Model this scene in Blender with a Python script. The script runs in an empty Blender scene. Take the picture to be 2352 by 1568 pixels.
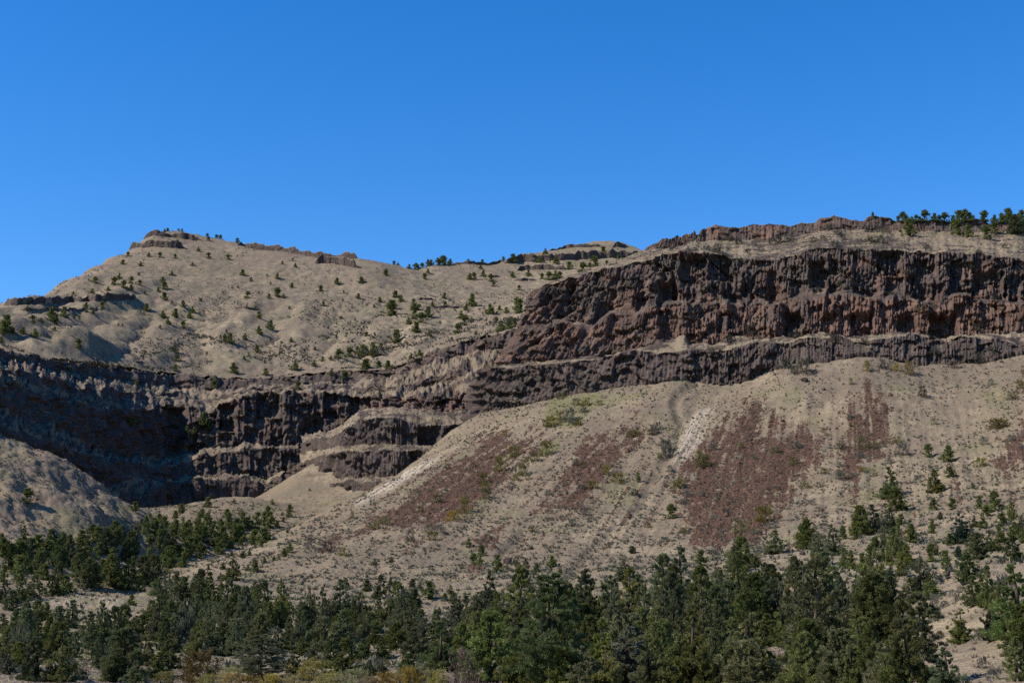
import bpy, math, random
import numpy as np
from mathutils import Matrix, Vector

# ------------------------------------------------------------------ camera, sky, sun
SC = bpy.context.scene
COL = SC.collection
PW, PH = 2352.0, 1568.0            # pixel frame used for reading the photograph
FOC = 50.0
FPX = PW * FOC / 36.0
CX, CY = PW / 2, PH / 2
TILT = math.radians(11.24)
cam_d = bpy.data.cameras.new('camera')
cam = bpy.data.objects.new('camera', cam_d)
COL.objects.link(cam)
cam_d.lens = FOC; cam_d.sensor_width = 36.0
cam_d.clip_start = 0.5; cam_d.clip_end = 60000
cam.location = (0, 0, 0)
cam.rotation_euler = (math.pi / 2 + TILT, 0, 0)
SC.camera = cam

SUN_EL = math.radians(42)
SUN_AZ = math.radians(-105)         # compass style: 0 = +Y, negative = to the left
sun_dir = Vector((math.sin(SUN_AZ) * math.cos(SUN_EL), math.cos(SUN_AZ) * math.cos(SUN_EL), math.sin(SUN_EL)))
world = bpy.data.worlds.new('World'); SC.world = world; world.use_nodes = True
wn = world.node_tree.nodes; wl = world.node_tree.links
sky = wn.new('ShaderNodeTexSky'); sky.sky_type = 'NISHITA'; sky.sun_disc = False
sky.sun_elevation = SUN_EL; sky.sun_rotation = SUN_AZ
sky.altitude = 900; sky.air_density = 1.0; sky.dust_density = 0.15; sky.ozone_density = 3.0
hs = wn.new('ShaderNodeHueSaturation'); hs.inputs['Saturation'].default_value = 1.38
hs.inputs['Value'].default_value = 1.0; hs.inputs['Hue'].default_value = .508
wl.new(sky.outputs[0], hs.inputs['Color'])
wl.new(hs.outputs[0], wn['Background'].inputs['Color'])
wn['Background'].inputs['Strength'].default_value = 0.14
sl = bpy.data.lights.new('sun', 'SUN'); sl.energy = 5.0; sl.angle = math.radians(0.53)
sl.color = (1.0, 0.92, 0.80)
so = bpy.data.objects.new('sun', sl); COL.objects.link(so)
so.rotation_euler = (-sun_dir).to_track_quat('-Z', 'Y').to_euler()
so.location = (-300, -200, 600)
SC.view_settings.view_transform = 'Standard'; SC.view_settings.look = 'None'
SC.view_settings.gamma = 1.0; SC.view_settings.exposure = 0.50
SC.view_settings.use_curve_mapping = False
SC.cycles.max_bounces = 5; SC.cycles.diffuse_bounces = 2; SC.cycles.glossy_bounces = 1
SC.cycles.transparent_max_bounces = 4; SC.cycles.transmission_bounces = 2
SC.cycles.volume_bounces = 0
SC.cycles.use_denoising = False

# ------------------------------------------------------------------ numeric helpers
ST, CT = math.sin(TILT), math.cos(TILT)
def P(u, v, Y):
    """point on the ray through photo pixel (u, v) at distance Y ahead"""
    u = np.asarray(u, float); v = np.asarray(v, float); Y = np.asarray(Y, float)
    yu = (CY - v) / FPX
    dy = CT - yu * ST; dz = ST + yu * CT
    return np.stack(np.broadcast_arrays(Y * (u - CX) / FPX / dy, Y, Y * dz / dy), -1)
def proj(p):
    d = p[..., 1] * CT + p[..., 2] * ST
    up = -p[..., 1] * ST + p[..., 2] * CT
    return CX + FPX * p[..., 0] / d, CY - FPX * up / d
def _hash(ix, iy, seed):
    h = (ix.astype(np.int64) * 374761393 + iy.astype(np.int64) * 668265263 + seed * 1442695041) & 0xFFFFFFFF
    h = ((h ^ (h >> 13)) * 1274126177) & 0xFFFFFFFF
    h = ((h ^ (h >> 16)) * 2246822519) & 0xFFFFFFFF
    h = h ^ (h >> 15)
    return (h & 0xFFFFFF).astype(np.float64) / 16777216.0
def noise(x, y, seed=0):
    x, y = np.broadcast_arrays(np.asarray(x, float), np.asarray(y, float))
    xi = np.floor(x); yi = np.floor(y); fx = x - xi; fy = y - yi
    sx = fx * fx * fx * (fx * (fx * 6 - 15) + 10); sy = fy * fy * fy * (fy * (fy * 6 - 15) + 10)
    def g(a, b):
        an = _hash(xi + a, yi + b, seed) * 6.2831853
        return np.cos(an) * (fx - a) + np.sin(an) * (fy - b)
    n0 = g(0, 0) * (1 - sx) + g(1, 0) * sx
    n1 = g(0, 1) * (1 - sx) + g(1, 1) * sx
    return (n0 * (1 - sy) + n1 * sy) * 1.5
def fbm(x, y, seed=0, oc=4, gain=.5, lac=2.03):
    s = 0; a = 1.0; f = 1.0
    for o in range(oc):
        s = s + a * noise(np.asarray(x) * f + 17.3 * o, np.asarray(y) * f - 9.1 * o, seed + o * 31)
        a *= gain; f *= lac
    return s
def cells(x, y, seed=0):
    """2-D Voronoi: random value of the nearest cell, second random value, edge distance"""
    x, y = np.broadcast_arrays(np.asarray(x, float), np.asarray(y, float))
    xi = np.floor(x); yi = np.floor(y)
    b1 = np.full(x.shape, 9.0); b2 = np.full(x.shape, 9.0); r = np.zeros(x.shape); r2 = np.zeros(x.shape)
    for a in (-1, 0, 1):
        for b in (-1, 0, 1):
            cx = xi + a; cy = yi + b
            px = cx + _hash(cx, cy, seed); py = cy + _hash(cx, cy, seed + 7)
            d = np.hypot(px - x, py - y)
            near = d < b1
            b2 = np.where(near, b1, np.minimum(b2, d))
            b1 = np.where(near, d, b1)
            r = np.where(near, _hash(cx, cy, seed + 13), r)
            r2 = np.where(near, _hash(cx, cy, seed + 19), r2)
    return r, r2, b2 - b1
def sstep(a, b, x):
    t = np.clip((x - a) / (b - a), 0, 1); return t * t * (3 - 2 * t)
def boxblur(a, n, axis):
    if n < 2: return a
    k = np.ones(n) / n; pad = n // 2
    ap = np.concatenate([np.repeat(np.take(a, [0], axis), pad, axis), a, np.repeat(np.take(a, [-1], axis), n - 1 - pad, axis)], axis)
    c = np.cumsum(ap, axis)
    c = np.concatenate([np.zeros_like(np.take(c, [0], axis)), c], axis)
    L = a.shape[axis]
    return (np.take(c, range(n, n + L), axis) - np.take(c, range(0, L), axis)) / n
def inpoly(u, v, poly):
    """soft inside test: boolean inside polygon"""
    ins = np.zeros(u.shape, bool); n = len(poly)
    for i in range(n):
        x1, y1 = poly[i]; x2, y2 = poly[(i + 1) % n]
        if y1 == y2: continue
        c = ((y1 > v) != (y2 > v)) & (u < (x2 - x1) * (v - y1) / (y2 - y1) + x1)
        ins ^= c
    return ins
def polydist(u, v, line):
    best = np.full(u.shape, 1e9)
    for (x1, y1), (x2, y2) in zip(line[:-1], line[1:]):
        dx, dy = x2 - x1, y2 - y1
        t = np.clip(((u - x1) * dx + (v - y1) * dy) / (dx * dx + dy * dy), 0, 1)
        best = np.minimum(best, np.hypot(u - x1 - t * dx, v - y1 - t * dy))
    return best
# readings taken in enlarged views of the photograph
Z1 = lambda *p: [(.3908 * x, 459.4 + .3908 * y) for x, y in p]
Z2 = lambda *p: [(826.9 + .3908 * x, 459.4 + .3908 * y) for x, y in p]
Z3 = lambda *p: [(1433.3 + .3908 * x, 413.5 + .3908 * y) for x, y in p]
Z4 = lambda *p: [(.3908 * x, 955.5 + .3908 * y) for x, y in p]
Z5 = lambda *p: [(735 + .3908 * x, 955.5 + .3908 * y) for x, y in p]
Z6 = lambda *p: [(1433.3 + .3908 * x, 955.5 + .3908 * y) for x, y in p]
Z8 = lambda *p: [(1286.3 + .2344 * x, 872.8 + .2344 * y) for x, y in p]

# ------------------------------------------------------------------ mesh helpers
def mesh_from(name, verts, faces, mat=None, smooth=False, attrs=None):
    """verts (N,3); faces (M,k) with k = 3 or 4"""
    me = bpy.data.meshes.new(name)
    verts = np.ascontiguousarray(verts, np.float32); faces = np.ascontiguousarray(faces, np.int32)
    n, k = faces.shape
    me.vertices.add(len(verts)); me.vertices.foreach_set('co', verts.ravel())
    me.loops.add(n * k); me.loops.foreach_set('vertex_index', faces.ravel())
    me.polygons.add(n)
    me.polygons.foreach_set('loop_start', np.arange(0, n * k, k, dtype=np.int32))
    me.polygons.foreach_set('loop_total', np.full(n, k, np.int32))
    if smooth: me.polygons.foreach_set('use_smooth', np.ones(n, bool))
    for an, arr in (attrs or {}).items():
        at = me.attributes.new(an, 'FLOAT_COLOR', 'POINT')
        at.data.foreach_set('color', np.ascontiguousarray(arr, np.float32).ravel())
    if mat: me.materials.append(mat)
    me.update(calc_edges=True); me.validate()
    return me
def put(name, me, parent=None, loc=None, kind=None, label=None, cat=None, group=None):
    o = bpy.data.objects.new(name, me); COL.objects.link(o)
    if parent: o.parent = parent
    if loc is not None: o.location = loc
    if kind: o['kind'] = kind
    if label: o['label'] = label
    if cat: o['category'] = cat
    if group: o['group'] = group
    return o
def grid_faces(m, n, off=0):
    i = np.arange(m - 1)[:, None] * n + np.arange(n - 1)[None]
    return np.stack([i, i + 1, i + n + 1, i + n], -1) + off
def grid_objects(Pts, fmask_names, mat, attrs, smooth=True):
    """split one displaced grid into named objects; fmask_names: list of (name, label, cat, bool mask on faces)"""
    m, n, _ = Pts.shape
    F = grid_faces(m, n); V = Pts.reshape(-1, 3)
    A = {k: a.reshape(-1, 4) for k, a in attrs.items()}
    out = []
    for name, label, cat, mask in fmask_names:
        f = F[mask].reshape(-1, 4)
        if not len(f): continue
        used, inv = np.unique(f, return_inverse=True)
        me = mesh_from(name, V[used], inv.reshape(-1, 4), mat, smooth, {k: a[used] for k, a in A.items()})
        out.append(put(name, me, kind='structure', label=label, cat=cat))
    return out

# ------------------------------------------------------------------ node materials
def new_mat(name):
    m = bpy.data.materials.new(name); m.use_nodes = True
    nt = m.node_tree
    b = nt.nodes['Principled BSDF']
    b.inputs['Roughness'].default_value = 0.95
    if 'Specular IOR Level' in b.inputs: b.inputs['Specular IOR Level'].default_value = 0.14
    return m, nt, b
class NB:
    def __init__(s, nt): s.nt = nt; s.n = nt.nodes; s.l = nt.links
    def set(s, inp, val):
        if hasattr(val, 'is_output') or isinstance(val, bpy.types.NodeSocket): s.l.new(val, inp)
        else: inp.default_value = val
    def tex(s, scale, detail=4, rough=.55, vec=None, kind='noise'):
        t = s.n.new('ShaderNodeTexNoise'); t.inputs['Scale'].default_value = scale
        t.inputs['Detail'].default_value = detail; t.inputs['Roughness'].default_value = rough
        if vec is not None: s.l.new(vec, t.inputs['Vector'])
        return t.outputs['Fac']
    def vor(s, scale, vec=None, out='Color', feat='F1'):
        t = s.n.new('ShaderNodeTexVoronoi'); t.inputs['Scale'].default_value = scale; t.feature = feat
        if vec is not None: s.l.new(vec, t.inputs['Vector'])
        return t.outputs[out]
    def ramp(s, fac, a, b, lo=0., hi=1.):
        r = s.n.new('ShaderNodeMapRange'); r.interpolation_type = 'SMOOTHSTEP'
        s.set(r.inputs['Value'], fac); r.inputs['From Min'].default_value = a; r.inputs['From Max'].default_value = b
        r.inputs['To Min'].default_value = lo; r.inputs['To Max'].default_value = hi
        return r.outputs['Result']
    def mix(s, fac, a, b, mode='MIX'):
        m = s.n.new('ShaderNodeMix'); m.data_type = 'RGBA'; m.blend_type = mode
        s.set(m.inputs[0], fac); s.set(m.inputs[6], a); s.set(m.inputs[7], b)
        return m.outputs[2]
    def math(s, op, a, b=0., clamp=False):
        m = s.n.new('ShaderNodeMath'); m.operation = op; m.use_clamp = clamp
        s.set(m.inputs[0], a); s.set(m.inputs[1], b); return m.outputs[0]
    def attr(s, name):
        a = s.n.new('ShaderNodeAttribute'); a.attribute_name = name
        sp = s.n.new('ShaderNodeSeparateColor'); s.l.new(a.outputs['Color'], sp.inputs[0])
        return sp.outputs[0], sp.outputs[1], sp.outputs[2], a.outputs['Alpha']
    def pos(s):
        return s.n.new('ShaderNodeNewGeometry').outputs['Position']
    def mapping(s, vec, scale):
        m = s.n.new('ShaderNodeMapping'); s.l.new(vec, m.inputs['Vector']); m.inputs['Scale'].default_value = scale
        return m.outputs[0]
    def bump(s, h, dist, strength=1.0, normal=None):
        b = s.n.new('ShaderNodeBump'); b.inputs['Distance'].default_value = dist; b.inputs['Strength'].default_value = strength
        s.l.new(h, b.inputs['Height'])
        if normal is not None: s.l.new(normal, b.inputs['Normal'])
        return b.outputs[0]
C3 = lambda r, g, b: (r, g, b, 1.0)

def terrain_material():
    m, nt, b = new_mat('canyon_ground')
    q = NB(nt)
    geo = q.n.new('ShaderNodeNewGeometry'); pos = geo.outputs['Position']
    rock, scree, pale, gul = q.attr('mk'); red, blk, green, brown = q.attr('mk2')
    n_big = q.tex(.02, 4, .6, pos); n_mid = q.tex(.11, 5, .65, pos); n_fine = q.tex(.9, 4, .7, pos)
    n_vf = q.tex(3.2, 3, .7, pos)
    # grass
    g = q.mix(q.ramp(n_mid, .34, .60), C3(.138, .107, .070), C3(.305, .240, .152))
    g = q.mix(q.ramp(n_big, .40, .62), g, C3(.205, .157, .102))
    g = q.mix(q.math('MULTIPLY', q.ramp(n_fine, .50, .66), .75), g, C3(.125, .100, .075))
    g = q.mix(q.math('MULTIPLY', q.ramp(n_vf, .54, .70), .6), g, C3(.085, .072, .056))
    n_sg = q.tex(.055, 5, .7, pos)
    g = q.mix(q.math('MULTIPLY', q.ramp(n_sg, .49, .60), .6), g, C3(.128, .112, .078))
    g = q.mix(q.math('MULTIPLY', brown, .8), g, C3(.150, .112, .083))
    g = q.mix(q.math('MULTIPLY', green, q.ramp(n_fine, .35, .6)), g, C3(.115, .125, .045))
    # scree
    sv = q.vor(.9, pos); sep = q.n.new('ShaderNodeSeparateColor'); q.l.new(sv, sep.inputs[0])
    s = q.mix(sep.outputs[0], C3(.046, .027, .019), C3(.118, .066, .044))
    s = q.mix(q.ramp(n_vf, .48, .66), s, C3(.040, .027, .026))
    sf = q.math('ADD', scree, q.math('ADD', q.math('MULTIPLY', q.math('SUBTRACT', n_fine, .5), 1.5), q.math('MULTIPLY', q.math('SUBTRACT', n_mid, .5), 1.0)))
    c = q.mix(q.ramp(sf, .32, .72), g, s)
    c = q.mix(q.math('MULTIPLY', pale, q.ramp(n_fine, .30, .56, .25, 1.)), c, C3(.40, .335, .26))
    c = q.mix(q.math('MULTIPLY', gul, q.ramp(n_fine, .34, .62, .2, 1.)), c, C3(.075, .062, .046))
    # rock
    vpos = q.mapping(pos, (1., 1., .18))
    n_col = q.tex(.55, 4, .6, vpos); n_col2 = q.tex(2.2, 3, .65, vpos)
    r = q.mix(blk, C3(.034, .026, .023), C3(.112, .083, .068))
    r = q.mix(q.math('MULTIPLY', q.ramp(n_col, .52, .72), .7), r, C3(.165, .140, .118))
    rr = q.mix(blk, C3(.070, .041, .031), C3(.205, .118, .082))
    rf = q.math('ADD', red, q.math('MULTIPLY', q.math('SUBTRACT', n_mid, .5), .9))
    r = q.mix(q.ramp(rf, .30, .72), r, rr)
    r = q.mix(q.math('MULTIPLY', q.ramp(n_col2, .52, .68), .6), r, C3(.022, .017, .016))
    # grass and soil where the rock lies flat
    sx = q.n.new('ShaderNodeSeparateXYZ'); q.l.new(geo.outputs['True Normal'], sx.inputs[0])
    flat = q.ramp(q.math('ADD', sx.outputs[2], q.math('MULTIPLY', q.math('SUBTRACT', n_fine, .5), .5)), .62, .78)
    gl = q.mix(q.ramp(n_mid, .47, .66), C3(.070, .054, .043), g)
    rk = q.mix(flat, r, gl)
    rfac = q.math('ADD', rock, q.math('MULTIPLY', q.math('SUBTRACT', n_fine, .5), .8))
    c = q.mix(q.ramp(rfac, .38, .60), c, rk)
    q.l.new(c, b.inputs['Base Color'])
    h = q.math('ADD', q.math('MULTIPLY', n_fine, .9), q.math('MULTIPLY', n_vf, .35))
    h = q.math('ADD', h, q.math('MULTIPLY', n_col2, q.math('MULTIPLY', rock, .5)))
    q.l.new(q.bump(h, .8, .9), b.inputs['Normal'])
    return m
M_TERR = terrain_material()
# ================================================================== THE GROUND OF THE VALLEY AND THE TALUS
def ip(u, pts):
    a = np.array(pts, float); return np.interp(u, a[:, 0], a[:, 1])
# plan line of the main cliff (distance ahead at each picture column) and its traced edges
YB = [(1000, 806), (1069, 800), (1145, 790), (1300, 772), (1500, 752), (1750, 735), (2000, 718), (2350, 704), (2700, 690), (3400, 640)]
K4 = [(1069, 956), (1139, 942), (1218, 924), (1296, 905), (1413, 889), (1530, 874), (1560, 862), (1575, 862), (1600, 890), (1647, 893), (1700, 878), (1746, 851), (1824, 835), (1871, 824), (1922, 824), (2000, 806), (2059, 832), (2137, 834), (2195, 835), (2254, 832), (2332, 808), (2700, 790)]
K5 = [(1085, 882), (1108, 858), (1147, 844), (1218, 838), (1241, 838), (1374, 826), (1472, 803), (1551, 810), (1629, 802), (1707, 791), (1804, 787), (1883, 779), (1918, 771), (1996, 789), (2019, 779), (2090, 764), (2176, 789), (2207, 775), (2293, 779), (2340, 800), (2700, 790)]
K6 = [(1145, 838), (1241, 831), (1362, 819), (1468, 801), (1531, 781), (1574, 768), (1586, 790), (1644, 789), (1699, 767), (1730, 779), (1797, 775), (1844, 767), (1887, 765), (2000, 771), (2066, 757), (2121, 767), (2156, 777), (2199, 771), (2273, 767), (2352, 765), (2700, 760)]
K7 = [(1237, 668), (1249, 655), (1296, 639), (1374, 624), (1452, 606), (1511, 588), (1570, 578), (1629, 582), (1683, 589), (1785, 598), (1824, 582), (1902, 571), (2020, 574), (2137, 578), (2254, 582), (2352, 601), (2700, 605)]
K8 = [(1491, 573), (1551, 568), (1590, 558), (1629, 550), (1687, 554), (1758, 554), (1824, 540), (1922, 531), (1980, 527), (2059, 527), (2137, 531), (2215, 535), (2293, 529), (2352, 525), (2700, 525)]
K9 = [(1495, 564), (1504, 557), (1551, 541), (1621, 531), (1644, 521), (1707, 519), (1773, 515), (1824, 515), (1883, 502), (1941, 500), (2000, 502), (2059, 508), (2176, 507), (2254, 507), (2352, 507), (2700, 505)]

gp = []                                        # control points x, y, z
def g(u, v, Y): gp.append(P(u, v, Y))
def gx(x, y, z): gp.append(np.array([x, y, z], float))
for x in (-40, -12, 0, 12, 40): gx(x, 0, -1.7)
for x in (-40, 0, 40): gx(x, -60, -1.2)
for y, z in ((40, -2.9), (70, -3.6), (100, -4.0), (150, -4.0)):
    for a in (-.42, -.28, -.14, 0, .1): gx(a * y, y, z)
for t in [(190, 1500, 165), (190, 1462, 225), (60, 1440, 240), (0, 1410, 300), (100, 1398, 300), (205, 1352, 340), (255, 1368, 345), (300, 1390, 300), (240, 1352, 350), (150, 1372, 345),
          (420, 1440, 250), (560, 1450, 230), (700, 1450, 225), (850, 1460, 210), (560, 1405, 310), (700, 1400, 290), (800, 1345, 370), (950, 1400, 290), (1130, 1405, 280), (1000, 1350, 360),
          (1300, 1420, 230), (1500, 1420, 220), (1300, 1500, 130), (1500, 1510, 115), (1750, 1490, 115), (1830, 1500, 100), (2000, 1475, 105), (1700, 1420, 190), (1950, 1405, 170),
          (1750, 1340, 290), (1950, 1330, 290), (2060, 1290, 320), (1990, 1215, 470),
          (2254, 1284, 135), (2176, 1350, 122), (2150, 1420, 112), (2300, 1300, 120), (2352, 1330, 95), (2352, 1450, 75), (2250, 1480, 78), (2150, 1500, 85), (2420, 1400, 80),
          (2150, 1290, 300), (2180, 1262, 330), (2352, 1205, 380), (2480, 1180, 360), (2254, 1225, 390),
          # spur on the far left
          (-110, 965, 640), (0, 998, 645), (78, 1014, 650), (129, 1057, 640), (188, 1100, 630), (234, 1143, 625), (270, 1174, 620),
          (-110, 1100, 540), (0, 1100, 555), (100, 1140, 548), (190, 1180, 552), (0, 1200, 490), (150, 1212, 505), (250, 1210, 560), (-110, 1220, 460),
          # wooded crest running down to the left
          (800, 1008, 925), (700, 1060, 885), (560, 1130, 805), (440, 1170, 725), (350, 1195, 655), (270, 1214, 595), (150, 1252, 520), (100, 1278, 475), (0, 1298, 440), (-110, 1310, 420),
          (0, 1345, 375), (100, 1335, 410), (200, 1335, 400), (690, 1155, 850), (760, 1146, 846), (850, 1136, 838), (930, 1100, 832), (1000, 1050, 835), (400, 1330, 410), (330, 1350, 370),
          # crest of the big talus
          (1069, 958, 792), (1010, 1025, 762), (880, 1100, 700), (760, 1160, 650), (640, 1215, 600), (500, 1268, 545), (380, 1312, 495), (300, 1345, 420),
          (500, 1345, 420), (700, 1330, 415), (900, 1335, 395),
          # talus body
          (1300, 908, 766), (1250, 960, 740), (1100, 1060, 690), (950, 1150, 630), (800, 1240, 545), (680, 1290, 480),
          (1570, 860, 742), (1480, 1000, 675), (1390, 1150, 598), (1230, 1290, 470), (1050, 1290, 480), (1150, 1200, 565), (1300, 1080, 640),
          (1650, 1050, 640), (1560, 1180, 570), (1450, 1290, 460), (1750, 900, 722), (1750, 1040, 640), (1700, 1180, 545), (1640, 1280, 440),
          (2000, 812, 710), (1990, 950, 648), (1985, 1100, 575), (1870, 830, 720), (1860, 1000, 650), (1830, 1170, 540), (1800, 1265, 410), (2180, 840, 702), (2170, 1000, 625), (2120, 1150, 515),
          (2900, 800, 650), (2900, 1000, 500), (2900, 1150, 380), (2900, 1300, 200), (2900, 1420, 80), (3300, 850, 560), (3300, 1150, 330), (3300, 1400, 90), (-600, 950, 560), (-600, 1150, 450), (-600, 1290, 380), (-600, 1420, 240), (-600, 1500, 120), (-950, 950, 520), (-950, 1250, 380), (-950, 1450, 160),
          (2352, 812, 695), (2352, 930, 625), (2352, 1060, 545), (2300, 1150, 470), (2480, 800, 680), (2480, 1000, 540), (2480, 1120, 440)]:
    g(*t)
# behind the crests
for x, y, z in [(-96, 740, 50), (-112, 700, 40), (-126, 655, 28), (-135, 605, 18), (-140, 560, 12), (-141, 500, 8), (-138, 450, 6), (-88, 790, 62), (-170, 860, 66), (-160, 920, 74), (-110, 985, 84), (-40, 960, 88), (60, 960, 120), (-215, 780, 60), (-190, 770, 62), (-175, 720, 50), (-235, 730, 66), (-300, 700, 80), (-50, 900, 78), (-20, 900, 86),
                (-260, 880, 70), (-230, 920, 74), (-200, 980, 76), (-300, 1000, 80), (-40, 1020, 100)]: gx(x, y, z)
for u in np.arange(1090, 2480, 45.):                 # the talus foot of the cliff
    yb = ip(u, YB); v4 = ip(u, K4)
    for dv, dy in ((5, 9), (30, 23), (62, 41)): g(u - dv * np.interp(u, [1100, 1400, 1700, 2000], [1.3, .9, .4, 0]), v4 + dv, yb - dy)
for u in (1100, 1250, 1400, 1550, 1700, 1850, 2000, 2150, 2300, 2450):   # under the cliffs
    yb = ip(u, YB); p = P(u, ip(u, K4), yb - 8); gx(p[0] * (yb + 50) / yb, yb + 50, p[2] + 6); gx(p[0] * (yb + 200) / yb, yb + 200, p[2] + 16)
GP = np.array(gp)
def rbf_fit(pts):
    xy = pts[:, :2]; d = np.hypot(*(xy[:, None] - xy[None]).transpose(2, 0, 1))
    n = len(pts); A = np.zeros((n + 3, n + 3)); A[:n, :n] = -d + np.eye(n) * -1.5
    A[:n, n] = 1; A[:n, n + 1:] = xy; A[n, :n] = 1; A[n + 1:, :n] = xy.T
    return np.linalg.solve(A, np.concatenate([pts[:, 2], np.zeros(3)]))
def rbf_eval(pts, w, x, y):
    out = np.zeros(x.shape); n = len(pts)
    for i in range(n): out -= w[i] * np.hypot(x - pts[i, 0], y - pts[i, 1])
    return out + w[n] + w[n + 1] * x + w[n + 2] * y
class Field:
    """height field on rays (a = x / y) and distances y"""
    def __init__(s, pts, a_c, y_c, a_f, y_f, blur, fb=7):
        w = rbf_fit(pts)
        A, Yv = np.meshgrid(a_c, y_c)
        h = rbf_eval(pts, w, A * Yv, Yv)
        for _ in range(2):
            h = boxblur(boxblur(h, blur[0], 0), blur[1], 1)
        t = np.stack([np.interp(a_f, a_c, r) for r in h]); t = np.stack([np.interp(y_f, y_c, c) for c in t.T], 1)
        for _ in range(2): t = boxblur(boxblur(t, fb, 0), fb, 1)
        s.a, s.y, s.h = a_f, y_f, t
    def points(s):
        A, Yv = np.meshgrid(s.a, s.y); return np.stack([A * Yv, Yv, s.h], -1)
    def at(s, x, y):
        x = np.asarray(x, float); y = np.asarray(y, float); a = x / np.maximum(y, 1)
        i = np.clip(np.interp(a, s.a, np.arange(len(s.a))), 0, len(s.a) - 1.001); j = np.clip(np.interp(y, s.y, np.arange(len(s.y))), 0, len(s.y) - 1.001)
        i0 = i.astype(int); j0 = j.astype(int); fi = i - i0; fj = j - j0; h = s.h
        return (h[j0, i0] * (1 - fi) + h[j0, i0 + 1] * fi) * (1 - fj) + (h[j0 + 1, i0] * (1 - fi) + h[j0 + 1, i0 + 1] * fi) * fj
    def hit(s, u, v, y0, y1, step=1.5):
        ys = np.arange(y0, y1, step); p = P(u, v, ys)
        below = p[:, 2] < s.at(p[:, 0], p[:, 1])
        k = np.argmax(below)
        if not below[k]: return None
        q = p[k]; return np.array([q[0], q[1], s.at(q[0], q[1])])
a_f = np.concatenate([np.linspace(-.66, -.385, 50)[:-1], np.linspace(-.385, .385, 740), np.linspace(.385, .66, 50)[1:]])
y_f = np.concatenate([np.arange(6, 80, 3.), np.arange(80, 250, 1.6), np.arange(250, 420, 1.2), np.arange(420, 800, 1.05), np.arange(800, 1010, 4.)])
GF = Field(GP, np.linspace(-.66, .66, 277), np.concatenate([np.arange(6, 100, 4.), np.arange(100, 1014, 6.)]), a_f, y_f, (3, 5))
pts = GF.points(); U, V = proj(pts)
X, Y = pts[..., 0], pts[..., 1]
wob = 14 * fbm(X / 18, Y / 18, 5, 3)
wob2 = 9 * fbm(X / 7, Y / 7, 6, 3)
Uw, Vw = U + wob + wob2, V + .5 * wob - .5 * wob2
def fall_table():
    q = np.linspace(600, 2700, 211); k = np.interp(q, [600, 1180, 1400, 1580, 1750, 1900, 2300, 2700], [-2.3, -1.95, -1.25, -.62, -.28, 0, .25, .5])
    vs = np.linspace(820, 1500, 69); us = np.linspace(-200, 2600, 281)
    return vs, us, np.stack([np.interp(us, q + k * (v - 900), q) for v in vs])
FVS, FUS, FT = fall_table()
def fallq(U_, V_):
    j = np.clip((V_ - FVS[0]) / (FVS[1] - FVS[0]), 0, len(FVS) - 1.001); i = np.clip((U_ - FUS[0]) / (FUS[1] - FUS[0]), 0, len(FUS) - 1.001)
    j0 = j.astype(int); i0 = i.astype(int); fj = j - j0; fi = i - i0
    return (FT[j0, i0] * (1 - fi) + FT[j0, i0 + 1] * fi) * (1 - fj) + (FT[j0 + 1, i0] * (1 - fi) + FT[j0 + 1, i0 + 1] * fi) * fj
Q = fallq(U, V)
crest = sstep(-6, 14, X - np.interp(Y, [300, 420, 495, 600, 700, 800, 1010], [-90, -108, -124, -99, -64, -28, -10]))
tal = sstep(380, 480, Y)
SCREE = [Z5((1270, 110), (1450, 130), (1180, 260), (1020, 420), (880, 560), (760, 620), (500, 640), (330, 660), (60, 780), (0, 760), (230, 640), (420, 520), (560, 430), (800, 310), (900, 280), (1100, 150)),
         Z5((1000, 80), (1150, 100), (700, 380), (500, 480), (450, 500), (700, 330)),
         Z8((960, 250), (860, 430), (700, 620), (560, 800), (380, 900), (200, 960), (120, 880), (60, 780), (220, 600), (480, 560), (650, 400), (780, 330)),
         Z8((900, 560), (960, 600), (700, 800), (450, 920), (150, 1180), (-200, 1300), (-300, 1500), (-350, 1450), (0, 950), (300, 850), (500, 740)),
         Z6((500, 100), (620, 30), (720, -60), (840, -60), (870, 60), (960, 0), (1050, 60), (1150, 0), (1180, 250), (1060, 330), (980, 500), (850, 640), (700, 660), (560, 740), (500, 760), (400, 640), (280, 480), (330, 330), (420, 200)),
         Z6((1290, -90), (1380, -200), (1440, -120), (1600, 0), (1600, 130), (1540, 230), (1400, 280), (1380, 420), (1290, 520), (1280, 200)),
         Z6((560, 640), (850, 640), (800, 760), (640, 760), (420, 760), (400, 650)),
         Z3((850, 1340), (720, 1290), (560, 1480), (480, 1590), (800, 1600)),
         Z3((1290, 1290), (1420, 1230), (1600, 1330), (1600, 1590), (1300, 1590)),
         Z3((880, 1400), (960, 1400), (960, 1590), (870, 1590)), Z3((1060, 1440), (1110, 1400), (1150, 1590), (1090, 1590)),
         [(2380, 960), (2380, 1085), (2315, 1085), (2285, 1050), (2325, 985)], [(2340, 860), (2380, 850), (2380, 930), (2330, 900)],
         Z5((900, 690), (1150, 640), (1010, 760), (900, 800)), Z5((1440, 440), (1700, 440), (1500, 590), (1250, 600)),
         Z5((870, 900), (980, 890), (960, 930), (860, 930)), Z6((320, 930), (480, 890), (470, 950), (330, 960)), Z6((940, 740), (1040, 720), (1040, 790), (950, 790))]
scree = np.zeros(U.shape)
for pl in SCREE: scree = np.maximum(scree, inpoly(Uw, Vw, pl))
for _ in range(2): scree = boxblur(boxblur(scree, 37, 0), 15, 1)
scree = scree * (.84 + .5 * fbm(Q / 8, V / 170, 87, 3) + .3 * fbm(X / 5, Y / 8, 88, 3))
scree = -.02 + scree + .6 * (.45 * fbm(Q / 16, V / 110, 78, 3) + .55 * fbm(X / 8, Y / 13, 79, 4)) * sstep(.0, .25, scree)
scree *= sstep(1400, 1350, V)
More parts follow.
